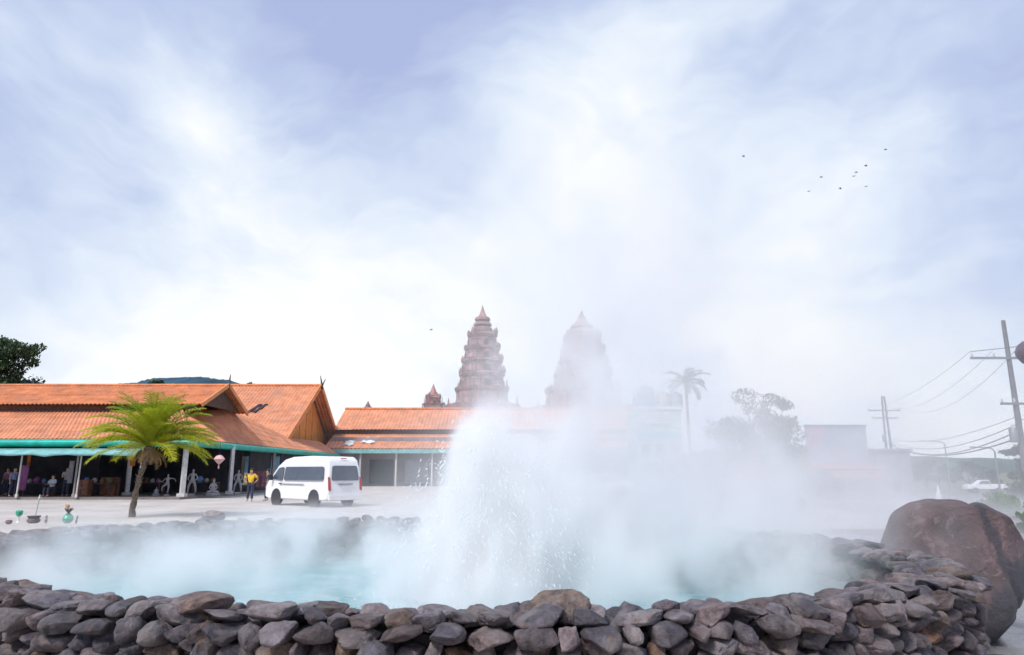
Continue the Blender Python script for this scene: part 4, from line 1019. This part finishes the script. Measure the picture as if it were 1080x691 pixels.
# ================================================================== VAN
def car_body(name, outline, hw, parent, m, tumble=.10, zt=1.0, bevel=.07, tumble_from=1.1):
    """outline = [(x, z)] seen from the side; the flanks lean in above tumble_from"""
    n = len(outline); top = max(z for _, z in outline)
    wz = lambda z: hw - (tumble * max(0, z - tumble_from) / (top - tumble_from)) - .03 * max(0, .5 - z)
    vs = [(x, s_ * wz(z), z) for s_ in (-1, 1) for x, z in outline]
    fs = [tuple(range(n)), tuple(range(2 * n - 1, n - 1, -1))] + [(i, n + i, n + (i + 1) % n, (i + 1) % n) for i in range(n)]
    o = mobj(name, vs, fs, m, parent, smooth=True)
    b = o.modifiers.new('round', 'BEVEL'); b.width = bevel; b.segments = 3; b.limit_method = 'ANGLE'; b.angle_limit = R(24); o.modifiers.new('wn', 'WEIGHTED_NORMAL').keep_sharp = False
    return o, wz
def panel(name, quad, th, m, parent):
    """thin pane from four corners, th thick along its normal"""
    q = [Vector(p) for p in quad]; nn = (q[1] - q[0]).cross(q[3] - q[0]).normalized()
    c = sum(q, Vector()) / len(q); ri = []
    for i, p in enumerate(q):           # rounded corners
        a, b = q[i - 1], q[(i + 1) % len(q)]; ra = min(.10, (a - p).length * .3)
        for u in (0, .5, 1): ri.append(p + ((a - p).normalized() * ra * (1 - u) ** 2 + (b - p).normalized() * ra * u ** 2))
    return MB().prism([p - nn * th / 2 for p in ri], nn * th).build(name, m, parent)
def wheel(parent, x, y, r, side):
    w_ = MB(); prof = [(r * .55, -.1), (r * .93, -.1), (r, -.05), (r, .05), (r * .93, .1), (r * .55, .1)]
    rot = lambda vs: [Vector((x + v.x, y + v.z, r + v.y)) for v in vs]
    a = MB().lathe((0, 0, 0), prof, 28); a.v = rot(a.v); t_ = a.build('wheel', M_rubber, parent, smooth=True)
    b = MB().lathe((0, 0, 0), [(.01, .085 * side), (r * .18, .11 * side), (r * .25, .08 * side), (r * .52, .075 * side), (r * .62, .11 * side), (r * .62, .0)] if side > 0 else [(r * .62, .0), (r * .62, -.11), (r * .52, -.075), (r * .25, -.08), (r * .18, -.11), (.01, -.085)], 24); b.v = rot(b.v); b.build('rim', M_rim, t_, smooth=True)
def arch_disc(x, y, r, side, parent):
    a = MB().lathe((0, 0, 0), [(r, -.012), (r, .012)], 28); a.v = [Vector((x + v.x, y + v.z, r * .82 + v.y)) for v in a.v if True]
    return a.build('wheel_arch', M_black, parent, smooth=True)
def van():
    c = at(337, 531, 33.6); head = math.atan2(.749, -.663)          # the way its nose points
    E = empty('passenger_van', (c.x - .42, 33.7, 0), head + R(7), label='white high-roof passenger van parked with its tail to the pool', cat='van')
    out = [(-2.66, .34), (-2.70, .62), (-2.66, 1.15), (-2.56, 1.75), (-2.44, 2.10), (-2.22, 2.25), (-1.0, 2.30), (.6, 2.27), (1.25, 2.16), (1.75, 1.88), (2.22, 1.40), (2.52, 1.12), (2.68, .85), (2.70, .38), (2.4, .28), (-2.4, .28)]
    b, wz = car_body('body', out, .94, E, M_car, .16, bevel=.09)
    for s_ in (-1, 1):
        for x in (-1.62, 1.62): arch_disc(x, s_ * (wz(.5) + .006), .43, s_, b); wheel(E, x, s_ * .84, .335, s_)
        y0, y1 = s_ * (wz(1.18) + .012), s_ * (wz(1.80) + .012)
        f = (lambda q: q) if s_ > 0 else (lambda q: q[::-1])
        panel('window', f([(-2.30, y0, 1.20), (-2.22, y1, 1.80), (1.02, y1, 1.80), (1.02, y0, 1.18)]), .03, M_glass, E)
        panel('window', f([(1.14, y0, 1.16), (1.14, y1, 1.80), (1.62, y1, 1.76), (2.10, y0, 1.24)]), .03, M_glass, E)
        MB().box((.20, s_ * (wz(1.0) + .012), 1.0), (1.9, .02, .035)).build('slide_rail', M_metal, E)
        h = MB().box((1.28, s_ * (wz(1.02) + .03), 1.02), (.2, .04, .05)).build('door_handle', M_black, E)
        mm = MB().box((2.02, s_ * 1.08, 1.30), (.14, .20, .26)).build('wing_mirror', M_black, E)
        panel('tail_light', [(-2.68, s_ * .90, .72), (-2.60, s_ * .90, 1.34), (-2.60, s_ * .78, 1.34), (-2.69, s_ * .78, .72)] if s_ < 0 else [(-2.69, s_ * .78, .72), (-2.60, s_ * .78, 1.34), (-2.60, s_ * .90, 1.34), (-2.68, s_ * .90, .72)], .09, M_red, E)
    panel('rear_window', [(-2.668, .74, 1.18), (-2.562, .66, 1.84), (-2.562, -.66, 1.84), (-2.668, -.74, 1.18)], .05, M_glass, E)
    panel('windscreen', [(2.25, -.76, 1.38), (1.80, -.66, 1.86), (1.80, .66, 1.86), (2.25, .76, 1.38)], .05, M_glass, E)
    pl = MB().box((-2.705, 0, .86), (.03, .42, .16)).build('number_plate', M_white, E)
    MB().box((-2.70, 0, 1.02), (.04, .78, .05)).build('tailgate_trim', M_metal, E)
    MB().box((-2.72, 0, .42), (.12, 1.76, .20)).build('bumper', M_car, E); MB().box((-2.45, 0, 2.17), (.04, .3, .04)).build('brake_light', M_red, E)
van()
def sedan(px, py, Y, head, m, label, h=1.45, pick=False):
    x = tw(px, Y); E = empty('parked_car' if not pick else 'pickup_truck', (x, Y, ground_z(x, Y)), head, label=label, cat='car' if not pick else 'pickup truck')
    out = [(-2.2, .35), (-2.22, .75), (-2.1, .98), (-1.5, 1.02), (-1.0, h - .05), (-.3, h), (.45, h - .04), (1.15, 1.0), (1.95, .86), (2.2, .68), (2.22, .32), (-1.9, .26)]
    if pick: out = [(-2.5, .5), (-2.5, 1.15), (-.55, 1.15), (-.45, 1.7), (.55, 1.72), (1.2, 1.15), (2.35, 1.05), (2.45, .5)]
    b, wz = car_body('body', out, .86, E, m, .18, bevel=.06, tumble_from=.95); hb = out[4][1] if not pick else 1.7
    for s_ in (-1, 1):
        for xx in (-1.35, 1.38): arch_disc(xx, s_ * (wz(.5) + .005), .40, s_, b); wheel(E, xx, s_ * .77, .32, s_)
        y0, y1 = s_ * (wz(1.04) + .012), s_ * (wz(hb - .12) + .012); q = [(-1.2, y0, 1.05), (-.85, y1, hb - .12), (.38, y1, hb - .12), (.95, y0, 1.05)] if not pick else [(-.42, y0, 1.2), (-.38, y1, 1.6), (.5, y1, 1.6), (.98, y0, 1.2)]
        panel('window', q if s_ > 0 else q[::-1], .02, M_glass, E)
sedan(632, 520, 45, R(175), M_white, 'white saloon car almost lost in the steam before the temple tower')
sedan(1036, 520, 96, R(165), M_white, 'white pickup truck on the road beyond the bushes', pick=True)

# ================================================================== PEOPLE
def skin_obj(name, joints, edges, m, parent, sub=2, root=0):
    me = bpy.data.meshes.new(name); me.from_pydata([j[0] for j in joints], edges, []); me.update(); me.materials.append(m)
    o = bpy.data.objects.new(name, me); COL.objects.link(o); o.parent = parent
    md = o.modifiers.new('skin', 'SKIN'); md.use_smooth_shade = True
    me.skin_vertices  # layer is created by the modifier
    if not me.skin_vertices: return o
    for i, j in enumerate(joints):
        r = j[1] if isinstance(j[1], tuple) else (j[1], j[1]); me.skin_vertices[0].data[i].radius = r; me.skin_vertices[0].data[i].use_root = (i == root)
    s_ = o.modifiers.new('sub', 'SUBSURF'); s_.levels = 1; s_.render_levels = sub
    return o
def person(loc, rz, label, shirt, trousers, seated=False, arms='down', sc=1., hair=M_hair, skirt=False):
    E = empty('person', loc, rz, label=label, cat='person'); E.scale = (sc, sc, sc)
    # faces +X; z up; metres for a 1.70 m adult
    hip = .50 if seated else .93; z = hip
    J = {'pel': ((0, 0, z), .125), 'bel': ((0, 0, z + .14), .115), 'che': ((.01, 0, z + .34), (.115, .15)), 'nek': ((.0, 0, z + .51), .052), 'jaw': ((.02, 0, z + .585), .070), 'hea': ((.01, 0, z + .665), .088), 'cro': ((0, 0, z + .735), .062)}
    Ed = [('pel', 'bel'), ('bel', 'che'), ('che', 'nek'), ('nek', 'jaw'), ('jaw', 'hea'), ('hea', 'cro')]
    J['nos'] = ((.115, 0, z + .625), .014); Ed.append(('jaw', 'nos'))
    for s_, k in ((1, 'l'), (-1, 'r')):
        J['sh' + k] = ((0, .17 * s_, z + .44), .056); Ed.append(('che', 'sh' + k))
        if arms == 'front': e, w_, hd = (.12, .24 * s_, z + .20), (.33, .13 * s_, z + .22), (.41, .10 * s_, z + .23)
        elif arms == 'hip': e, w_, hd = (-.06, .36 * s_, z + .22), (.03, .22 * s_, z + .06), (.06, .16 * s_, z + .02)
        else: e, w_, hd = (-.02, .235 * s_, z + .17), (.04, .25 * s_, z - .07), (.06, .25 * s_, z - .16)
        J['el' + k] = (e, .042); J['wr' + k] = (w_, .028); J['ha' + k] = (hd, (.036, .020)); Ed += [('sh' + k, 'el' + k), ('el' + k, 'wr' + k), ('wr' + k, 'ha' + k)]
        hv = Vector(hd); dv = (hv - Vector(w_)).normalized()
        for fi in range(4):
            t1 = hv + dv * (.06 + .012 * (fi in (1, 2))) + Vector((0, 0, 0)) + Vector(((fi - 1.5) * .017 if arms == 'down' else 0, (fi - 1.5) * .017 if arms != 'down' else 0, 0)); J['f%d' % fi + k] = (t1, .009); Ed.append(('ha' + k, 'f%d' % fi + k))
        J['th' + k] = (hv + dv * .02 + Vector((.035, -.03 * s_, 0)), .010); Ed.append(('wr' + k, 'th' + k))
        if seated: kn, an, to = (.42, .13 * s_, z + .0), (.40, .13 * s_, .08), (.54, .14 * s_, .04)
        else: kn, an, to = (.02 + .04 * s_, .10 * s_, .50), (-.02 + .06 * s_, .11 * s_, .09), (.13 + .06 * s_, .125 * s_, .035)
        J['hi' + k] = ((.0 if not seated else .05, .09 * s_, z - .04), .088); J['kn' + k] = (kn, .058); J['an' + k] = (an, .038); J['to' + k] = (to, .036)
        Ed += [('pel', 'hi' + k), ('hi' + k, 'kn' + k), ('kn' + k, 'an' + k), ('an' + k, 'to' + k)]
    keys = list(J); skin_obj('body', [J[k] for k in keys], [(keys.index(a), keys.index(b)) for a, b in Ed], M_skin, E)
    def cloth(name, ks, grow, m, cut=None):
        JJ = {}
        for k in ks:
            p, r = J[k]; r = r if isinstance(r, tuple) else (r, r); JJ[k] = (p, (r[0] + grow, r[1] + grow))
        if cut:
            for k, (a, b, f) in cut.items(): p = Vector(J[a][0]).lerp(Vector(J[b][0]), f); JJ[k] = (p, (J[b][1] + grow * 1.5 + .012,) * 2)
        ed = [(a, b) for a, b in Ed if a in JJ and b in JJ]
        if cut: ed += [(v[0], k) for k, v in cut.items()]
        kk = list(JJ); skin_obj(name, [JJ[k] for k in kk], [(kk.index(a), kk.index(b)) for a, b in ed], m, E)
    cloth('shirt', ['pel', 'bel', 'che', 'shl', 'shr'], .022, shirt, {'sl': ('shl', 'ell', .75), 'sr': ('shr', 'elr', .75)})
    cloth('trousers', ['pel', 'hil', 'hir', 'knl', 'knr'], .014, trousers, {'tl': ('knl', 'anl', .9), 'tr': ('knr', 'anr', .9)})
    hz = J['hea'][0]; v, f = ICO[3]; q = v * np.array([.105, .092, .10]) + np.array([hz[0] - .022, 0, hz[2] + .035]); q[:, 0] = np.where(q[:, 2] < hz[2] + .02, np.minimum(q[:, 0], .01), q[:, 0])
    mobj('hair', q, f, hair, E, smooth=True)
    return E
def pxy(px, Y): return (tw(px, Y), Y, 0)
F_ = .13
p = pxy(265.5, 37.8); person((p[0], p[1], 0), R(-75), 'person in a yellow shirt and dark trousers standing beside the van', M_yellow, M_navy, arms='hip', sc=1.02)
p = pxy(283, 38.3); person((p[0], p[1], 0), R(200), 'person in dark clothes standing at the nose of the white van', M_navy, M_navy, sc=1.0)
p = pxy(16, 41.0); person((p[0], p[1], F_), R(-20), 'person in a blue shirt standing by the thin post of the market hall', M_blue, M_navy)
p = pxy(57.5, 41.2); person((p[0], p[1], F_), R(-100), 'seated person in a pale blue shirt on a stool in the market hall', M_paleblue, M_navy, seated=True, arms='front')
p = pxy(71.5, 41.6); person((p[0], p[1], F_), R(-60), 'person in a light grey shirt standing beside the seated one', M_gray, M_navy, arms='front')
p = pxy(9, 43.2); person((p[0], p[1], F_), R(-90), 'person in dull dark clothing deeper in the market hall', M_purple, M_navy)
q = pxy(57.5, 41.25); E = empty('stool', (q[0], q[1] + .05, F_), label='dark wooden stool under the seated person in the market hall', cat='stool')
MB().lathe((0, 0, .33), [(.19, 0), (.19, .05)], 18).build('seat', M_wood, E)
for a in range(4): MB().tube([(.15 * math.cos(a * 1.57 + .8), .15 * math.sin(a * 1.57 + .8), 0), (.12 * math.cos(a * 1.57 + .8), .12 * math.sin(a * 1.57 + .8), .34)], .02, 6).build('leg', M_wood, E)

# ================================================================== STATUES AND GOODS IN THE HALL
def seated_statue(px, Y, h, label, z0=F_):
    p = pxy(px, Y); E = empty('seated_statue', (p[0], p[1], z0), R(-70), label=label, cat='statue', group='pale statues for sale in the market hall'); k = h
    MB().lathe((0, 0, 0), [(.42 * k, 0), (.45 * k, .03 * k), (.38 * k, .08 * k), (.42 * k, .14 * k), (.36 * k, .17 * k)], 24).build('pedestal', M_statue, E, smooth=True)
    J = [((0, 0, .26), .12), ((0, 0, .45), .105), ((0, 0, .62), .125), ((0, 0, .74), .045), ((.01, 0, .83), .075), ((0, 0, .90), .055), ((0, 0, .97), .02),
         ((0, .15, .66), .045), ((.02, .22, .46), .038), ((.16, .08, .34), .032), ((0, -.15, .66), .045), ((.02, -.22, .46), .038), ((.16, -.08, .34), .032),
         ((.06, .16, .23), .085), ((.20, .30, .22), .065), ((.28, .04, .22), .05), ((.06, -.16, .23), .085), ((.20, -.30, .22), .065), ((.30, -.04, .25), .05)]
    J = [(tuple(a * k for a in p_), r * k) for p_, r in J]
    skin_obj('figure', J, [(0, 1), (1, 2), (2, 3), (3, 4), (4, 5), (5, 6), (2, 7), (7, 8), (8, 9), (2, 10), (10, 11), (11, 12), (0, 13), (13, 14), (14, 15), (0, 16), (16, 17), (17, 18)], M_statue, E)
    return E
seated_statue(226.5, 43.2, 1.02, 'largest pale seated statue, below the pink lantern')
seated_statue(167, 42.4, .55, 'small pale seated statue beside the palm trunk')
def standing_statue(px, Y, h, label, dance=False):
    p = pxy(px, Y); E = empty('standing_statue', (p[0], p[1], F_), R(-80), label=label, cat='statue', group='pale statues for sale in the market hall'); k = h / 1.7
    MB().lathe((0, 0, 0), [(.24 * k, 0), (.24 * k, .10 * k), (.19 * k, .13 * k)], 18).build('pedestal', M_statue, E, smooth=True)
    if dance: arm = [((.0, .52, 1.38), .035), ((.05, .66, 1.12), .028), ((0, -.42, 1.14), .035), ((.05, -.72, 1.20), .028)]; leg = [((.05, .12, .58), .07), ((0, .04, .16), .05), ((.05, -.38, .72), .07), ((-.15, -.42, .32), .045)]
    else: arm = [((.0, .32, 1.12), .04), ((.18, .16, .98), .03), ((0, -.32, 1.12), .04), ((.18, -.16, .98), .03)]; leg = [((.05, .22, .60), .08), ((0, .26, .16), .05), ((.05, -.22, .60), .08), ((0, -.26, .16), .05)]
    J = [((0, 0, .98), .12), ((0, 0, 1.16), .10), ((0, 0, 1.36), .13), ((0, 0, 1.52), .045), ((.01, 0, 1.62), .085), ((0, 0, 1.76), .04), ((0, .18, 1.42), .05), arm[0], arm[1], ((0, -.18, 1.42), .05), arm[2], arm[3],
         ((0, .1, .92), .09), leg[0], leg[1], ((0, -.1, .92), .09), leg[2], leg[3]]
    J = [(tuple(a * k for a in p_), r * k) for p_, r in J]
    skin_obj('figure', J, [(0, 1), (1, 2), (2, 3), (3, 4), (4, 5), (2, 6), (6, 7), (7, 8), (2, 9), (9, 10), (10, 11), (0, 12), (12, 13), (13, 14), (0, 15), (15, 16), (16, 17)], M_statue, E)
standing_statue(178, 42.6, 1.25, 'pale dancing statue with outstretched arms, next to the palm trunk', True)
standing_statue(204, 43.2, 1.55, 'pale standing statue with spread legs between two white posts')
standing_statue(252, 46.5, 1.5, 'greyish standing statue just past the white corner post')
# lantern
p = at(231.5, 482, 41.4); E = empty('lantern', (p.x, 41.4, 2.3), label='pink and white octagonal lantern hanging under the green gutter', cat='lantern')
MB().lathe((0, 0, 0), [(.03, -.30), (.14, -.22), (.34, 0), (.20, .18), (.06, .24)], 8).build('shade', mat('pink_lantern_paper', (.70, .45, .42), .7, .15, 6), E)
MB().tube([(0, 0, .22), (0, 0, 1.0)], .012, 6).build('cord', M_cable, E); MB().tube([(0, 0, -.28), (0, 0, -.55)], [.03, .045], 8).build('tassel', mat('pink_tassel', (.6, .35, .35), .8), E)
# furniture and wares
rnd = random.Random(7)
def table(px, Y, w_, label, wares):
    p = pxy(px, Y); E = empty('display_table', (p[0], p[1], F_), label=label, cat='table', group='display tables in the market hall')
    MB().box((0, 0, .74), (w_, .8, .05)).build('table_top', M_wood, E)
    for sx in (-1, 1):
        for sy in (-1, 1): MB().box((sx * (w_ / 2 - .06), sy * .34, .36), (.06, .06, .72)).build('leg', M_wood, E)
    return p
cols = [M_wood, M_gray, M_purple, M_blue, M_statue, mat('brown_clay', (.22, .11, .06), .8), mat('olive_ware', (.10, .11, .05), .8)]
def jar(x, y, z, s_, m, label):
    b = MB().lathe((x, y, z), [(s_ * .35, 0), (s_ * .55, s_ * .25), (s_ * .6, s_ * .6), (s_ * .3, s_ * .95), (s_ * .38, s_ * 1.08), (s_ * .3, s_ * 1.08), (.004, s_ * .5)], 14).build('clay_jar', m, None, smooth=True); tag(b, label, 'jar', 'jars and pots on the market tables')
lab = {0: 'far-end table', 1: 'table behind the seated person', 2: 'table by the palm trunk', 3: 'table between the white posts'}
for t_i, (px, Y, w_) in enumerate(((38, 42.6, 1.8), (106, 42.4, 1.9), (160, 44.2, 1.6), (216, 45.4, 1.8))):
    p = table(px, Y, w_, ('dark wooden table of wares by the thin post', 'dark wooden table of wares behind the leaning post pair', 'dark wooden table of wares behind the palm trunk', 'dark wooden table of wares behind the largest seated statue')[t_i], 0)
    for k in range(4):
        nm = ('thin post', 'leaning post pair', 'palm trunk', 'largest seated statue')[t_i]
        jar(p[0] - w_ / 2 + .25 + k * (w_ - .5) / 3, p[1] - .1, F_ + .765, rnd.uniform(.22, .4), cols[(t_i * 3 + k) % 7], f'{("first", "second", "third", "last")[k]} pot from the far end wall along the table by the {nm}'.replace(' from the far end wall', ' counted towards the van'))
def cabinet(px, Y, w_, h, m, label):
    p = pxy(px, Y); E = empty('cabinet', (p[0], p[1], F_), label=label, cat='cabinet', group='cabinets in the market hall')
    MB().box((0, 0, h / 2), (w_, .5, h)).build('carcass', m, E)
    for s_ in (-1, 1): d = MB().box((s_ * w_ / 4, -.265, h / 2), (w_ / 2 - .05, .025, h - .1)).build('door', m, E); MB().box((s_ * .05, -.29, h / 2), (.02, .03, .12)).build('handle', M_metal, d)
Mc = mat('reddish_wood', (.20, .075, .04), .6, .2, 4)
cabinet(91, 41.8, .75, .95, Mc, 'low reddish wood cabinet beside the leaning post pair'); cabinet(118, 42.9, .9, 1.1, Mc, 'taller reddish wood cabinet in shade before the dark wall')
def cloth_hang(px, Y, m, label, w_=.55, z0=.5, z1=1.75):
    p = pxy(px, Y); vs = []; 
    for j in range(8):
        for i in range(13): u = i / 12; v = j / 7; vs.append((p[0] - w_ / 2 + w_ * u, p[1] + .05 * math.sin(u * 17) * (.3 + v), z1 - (z1 - z0) * v))
    o = MB().add(vs, [(j * 13 + i, j * 13 + i + 1, (j + 1) * 13 + i + 1, (j + 1) * 13 + i) for j in range(7) for i in range(12)]).build('hanging_cloth', m, None, smooth=True); md = o.modifiers.new('s', 'SOLIDIFY'); md.thickness = .012
    tag(o, label, 'cloth', 'textiles hanging in the market hall')
cloth_hang(25.5, 41.0, M_purple, 'purple dress hanging beside the thin post', .55, .5, 1.95)
cloth_hang(29, 41.4, mat('orange_cloth', (.45, .14, .03), .85), 'orange cloth strip hanging high under the awning', .22, 1.9, 2.8)
cloth_hang(75, 41.2, M_gray, 'pale grey cloth hanging beside the leaning post pair', .3, .9, 2.2)
cloth_hang(139, 41.0, mat('orange_cloth', (.45, .14, .03), .85), 'orange cloth hanging behind the palm crown', .35, 1.9, 2.7)
cloth_hang(275, 53.0, mat('pink_cloth', (.35, .14, .18), .85), 'dull pink cloth hanging behind the yellow-shirted person', 1.1, .4, 1.6)

# ================================================================== OFFERINGS ON THE FAR RIM
def rimz(px, py, zz): 
    d = pdir(px, py); t_ = (zz - CAMZ) / d.z; return Vector((d.x * t_, d.y * t_, zz))
RZ = .975
M_green = mat('green_glass', (.03, .42, .24), .25, .1, 9)
b_ = rimz(19, 551, RZ); E = empty('stem_cup', b_, label='small bright green cup on a pale stem, standing on the pool wall', cat='cup')
MB().lathe((0, 0, 0), [(.028, 0), (.012, .02), (.010, .07)], 12).build('stem', M_white, E, smooth=True); MB().lathe((0, 0, .07), [(.012, 0), (.036, .02), (.042, .06), (.030, .075), (.004, .06)], 14).build('bowl', M_green, E, smooth=True)
b_ = rimz(35, 552, RZ); E = empty('incense_bowl', b_, label='brown clay incense bowl with a tall stick, on the pool wall', cat='bowl')
MB().lathe((0, 0, 0), [(.045, 0), (.07, .02), (.072, .045), (.055, .055), (.068, .075), (.074, .09), (.060, .09), (.01, .07)], 20).build('bowl', mat('grey_brown_clay', (.13, .105, .10), .7), E, smooth=True)
MB().tube([(.01, 0, .06), (.032, 0, .30)], [.007, .009], 6).build('incense_stick', M_whitepost, E); MB().tube([(.032, 0, .30), (.036, 0, .34)], [.011, .004], 6).build('stick_tip', M_white, E)
b_ = rimz(71, 552, RZ); E = empty('flower_pot', b_, label='round green glazed pot holding a pale orange flower, on the pool wall', cat='flower pot')
MB().lathe((0, 0, 0), [(.03, 0), (.05, .02), (.062, .055), (.050, .09), (.030, .105), (.036, .115), (.004, .10)], 20).build('pot', M_green, E, smooth=True)
fl = MB()
for k in range(9): a = k * .7; fl.tube([(0, 0, .11), (.02 * math.cos(a), .02 * math.sin(a), .15), (.05 * math.cos(a), .05 * math.sin(a), .165 + .01 * (k % 3))], [.006, .010, .003], 5)
fl.build('leaf', M_black, E)
fl = MB()
for k in range(7): a = k * .9; fl.tube([(-.02, 0, .15), (-.02 + .012 * math.cos(a), .012 * math.sin(a), .19), (-.025 + .022 * math.cos(a), .022 * math.sin(a), .225)], [.006, .012, .003], 6)
fl.build('flower', mat('pale_orange_petals', (.75, .42, .22), .6), E, smooth=True)
b_ = rimz(9, 553, RZ); tag(MB().lathe(b_, [(.02, 0), (.036, .02), (.034, .045), (.018, .05), (.004, .03)], 14).build('small_cup', mat('reddish_clay', (.2, .09, .08), .6), None, smooth=True), 'tiny reddish clay cup next to the green stem cup', 'cup')
b_ = rimz(48, 552, RZ); tag(MB().lathe(b_, [(.022, 0), (.012, .02), (.020, .04), (.010, .06), (.016, .08), (.003, .10)], 12).build('stone_figurine', M_conc, None, smooth=True), 'tiny grey figurine between the incense bowl and the green pot', 'figurine')
b_ = rimz(80, 552, RZ); tag(MB().tube([b_, b_ + Vector((.012, 0, .09))], [.012, .007], 8).build('burnt_candle', M_black, None, smooth=True), 'short burnt dark candle beside the green glazed pot', 'candle')

# ================================================================== SHRINE WITH STRING LIGHTS
Ys = 30; ox = tw(797, Ys)
E = empty('spirit_shrine', (ox, Ys, 0), label='small orange red spirit shrine with pointed roof, dim in the steam', cat='shrine')
M_sh = mat('shrine_orange', (.45, .14, .07), .6, .15, 3); M_shr = mat('shrine_red', (.32, .06, .06), .6, .15, 3)
MB().box((0, 0, .3), (1.9, 1.5, .6)).build('plinth', M_shr, E)
for sx in (-1, 1):
    for sy in (-1, 1): MB().tube([(sx * .7, sy * .5, .6), (sx * .7, sy * .5, 1.35)], .06, 8).build('post', M_sh, E, smooth=True)
MB().lathe((0, 0, 1.33), [(1.35, 0), (1.25, .06), (.8, .22), (.75, .26), (.45, .42), (.16, .58), (.08, .8), (.01, 1.1)], 4).build('roof', M_sh, E)
MB().box((0, .1, .85), (.8, .5, .5)).build('altar', M_shr, E)
def light_string(px0, px1, y0, y1, label):
    x0, x1 = tw(px0, 28.6), tw(px1, 28.6); z0, z1 = at(px0, y0, 28.6).z, at(px1, y1, 28.6).z
    E = empty('light_string', ((x0 + x1) / 2, 28.6, 0), label=label, cat='string lights', group='strings of small bulbs beside the shrine')
    pts = []
    for i in range(15): u = i / 14; pts.append(Vector((x0 + (x1 - x0) * u, 28.6, z0 + (z1 - z0) * u - .10 * 4 * u * (1 - u))))
    MB().tube(pts, .012, 5).build('cable', M_cable, E, True)
    mb_ = mat('lit_bulb', (.9, .9, .85), .4, .02, 3, emit=((1, .95, .85), 1.6))
    for i in range(1, 14, 1):
        if i % 2: MB().lathe(pts[i] - Vector((0, 0, .09)), [(.01, -.035), (.036, 0), (.036, .02), (.012, .05)], 10).build('bulb', mb_, E, True, True)
    for xx, zz in ((x0, z0), (x1, z1)): MB().tube([(xx, 28.6, 0), (xx, 28.6, zz + .1)], .035, 8).build('post', M_wood, E, True, True)
light_string(754, 783, 501, 506, 'string of lit bulbs on the temple tower side of the shrine'); light_string(819, 840, 506, 502, 'string of lit bulbs on the billboard side of the shrine')
tag(MB().box((tw(775, 26), 26.2, .17), (2.2, .5, .36)).build('stone_bench', mat('pale_bench', (.6, .5, .46), .8), None), 'long pale block bench in front of the shrine', 'bench')
E = empty('planter_table', (tw(785, 27.4), 27.4, 0), label='dark slatted table standing before the shrine', cat='table'); MB().box((0, 0, .70), (2.0, .8, .06)).build('table_top', M_wood, E)
for sx in (-1, 1):
    for sy in (-1, 1): MB().box((sx * .9, sy * .32, .33), (.08, .08, .68)).build('leg', M_wood, E)
E = empty('parked_motorcycle', (tw(828, 27.5), 27.5, 0), R(20), label='dark motorcycle parked next to the shrine in the steam', cat='motorcycle')
for sx in (-1, 1):
    a = MB().lathe((0, 0, 0), [(.16, -.05), (.29, -.05), (.30, 0), (.29, .05), (.16, .05)], 24); a.v = [Vector((sx * .62 + v.x, v.z, .30 + v.y)) for v in a.v]; a.build('wheel', M_rubber, E, smooth=True)
MB().tube([(-.62, 0, .30), (-.35, 0, .62), (.1, 0, .55), (.45, 0, .85), (.62, 0, .30)], [.05, .10, .11, .06, .04], 10).build('frame', M_black, E, smooth=True)
MB().tube([(-.60, 0, .76), (-.2, 0, .78), (.08, 0, .74)], [.06, .11, .07], 10).build('seat', M_black, E, smooth=True); MB().tube([(.42, -.33, .98), (.46, 0, .94), (.42, .33, .98)], .02, 8).build('handlebar', M_metal, E, smooth=True)

# white cone
x = tw(982, 37); E = empty('marker_cone', (x, 36.6, ground_z(x, 36.6)), label='small white cone standing by the kerb beyond the boulder', cat='cone')
MB().box((0, 0, .02), (.5, .5, .04)).build('base', M_white, E); MB().lathe((0, 0, .04), [(.20, 0), (.03, .88), (.012, .90)], 18).build('cone_body', M_white, E, smooth=True)

# ================================================================== BIRDS
for k, (px, py, lb) in enumerate(((853.5, 202, 'lowest bird of the loose flock'), (866, 187, 'bird above the lowest one of the flock'), (886, 199, 'bird level with the lowest one, below the close pair'), (901, 186, 'lower bird of the close pair'), (903, 182, 'upper bird of the close pair'), (913, 175, 'bird just above the close pair'), (914, 197, 'faint bird below the close pair'), (934, 158, 'topmost bird, ahead of the flock'), (784, 165, 'lone bird apart from the flock, nearer the temple towers'), (455, 348, 'tiny lone bird next to the slender temple tower'))):
    c = at(px, py, 110); mb = MB(); a = .2
    wv = [(-a * 1.6, -.10, .02), (-a * .8, .05, .20), (0, .12, 0), (a * .8, .05, .20), (a * 1.6, -.10, .02), (a * .7, -.16, .15), (0, -.14, -.02), (-a * .7, -.16, .15)]
    mb.tube([(0, -.32, 0), (0, -.1, .01), (0, .18, .02), (0, .32, .02)], [.015, .07, .07, .02], 8)
    mb.prism([wv[0], wv[1], wv[2], wv[6], wv[7]], (0, 0, -.025)); mb.prism([wv[2], wv[3], wv[4], wv[5], wv[6]], (0, 0, -.025))
    o = mb.build('flying_bird', M_birdm); o.location = c; o.rotation_euler = (R(18), 0, R(70 * (k % 3) - 40)); tag(o, lb, 'bird', 'birds in the sky')
wall['kind'] = 'thing'
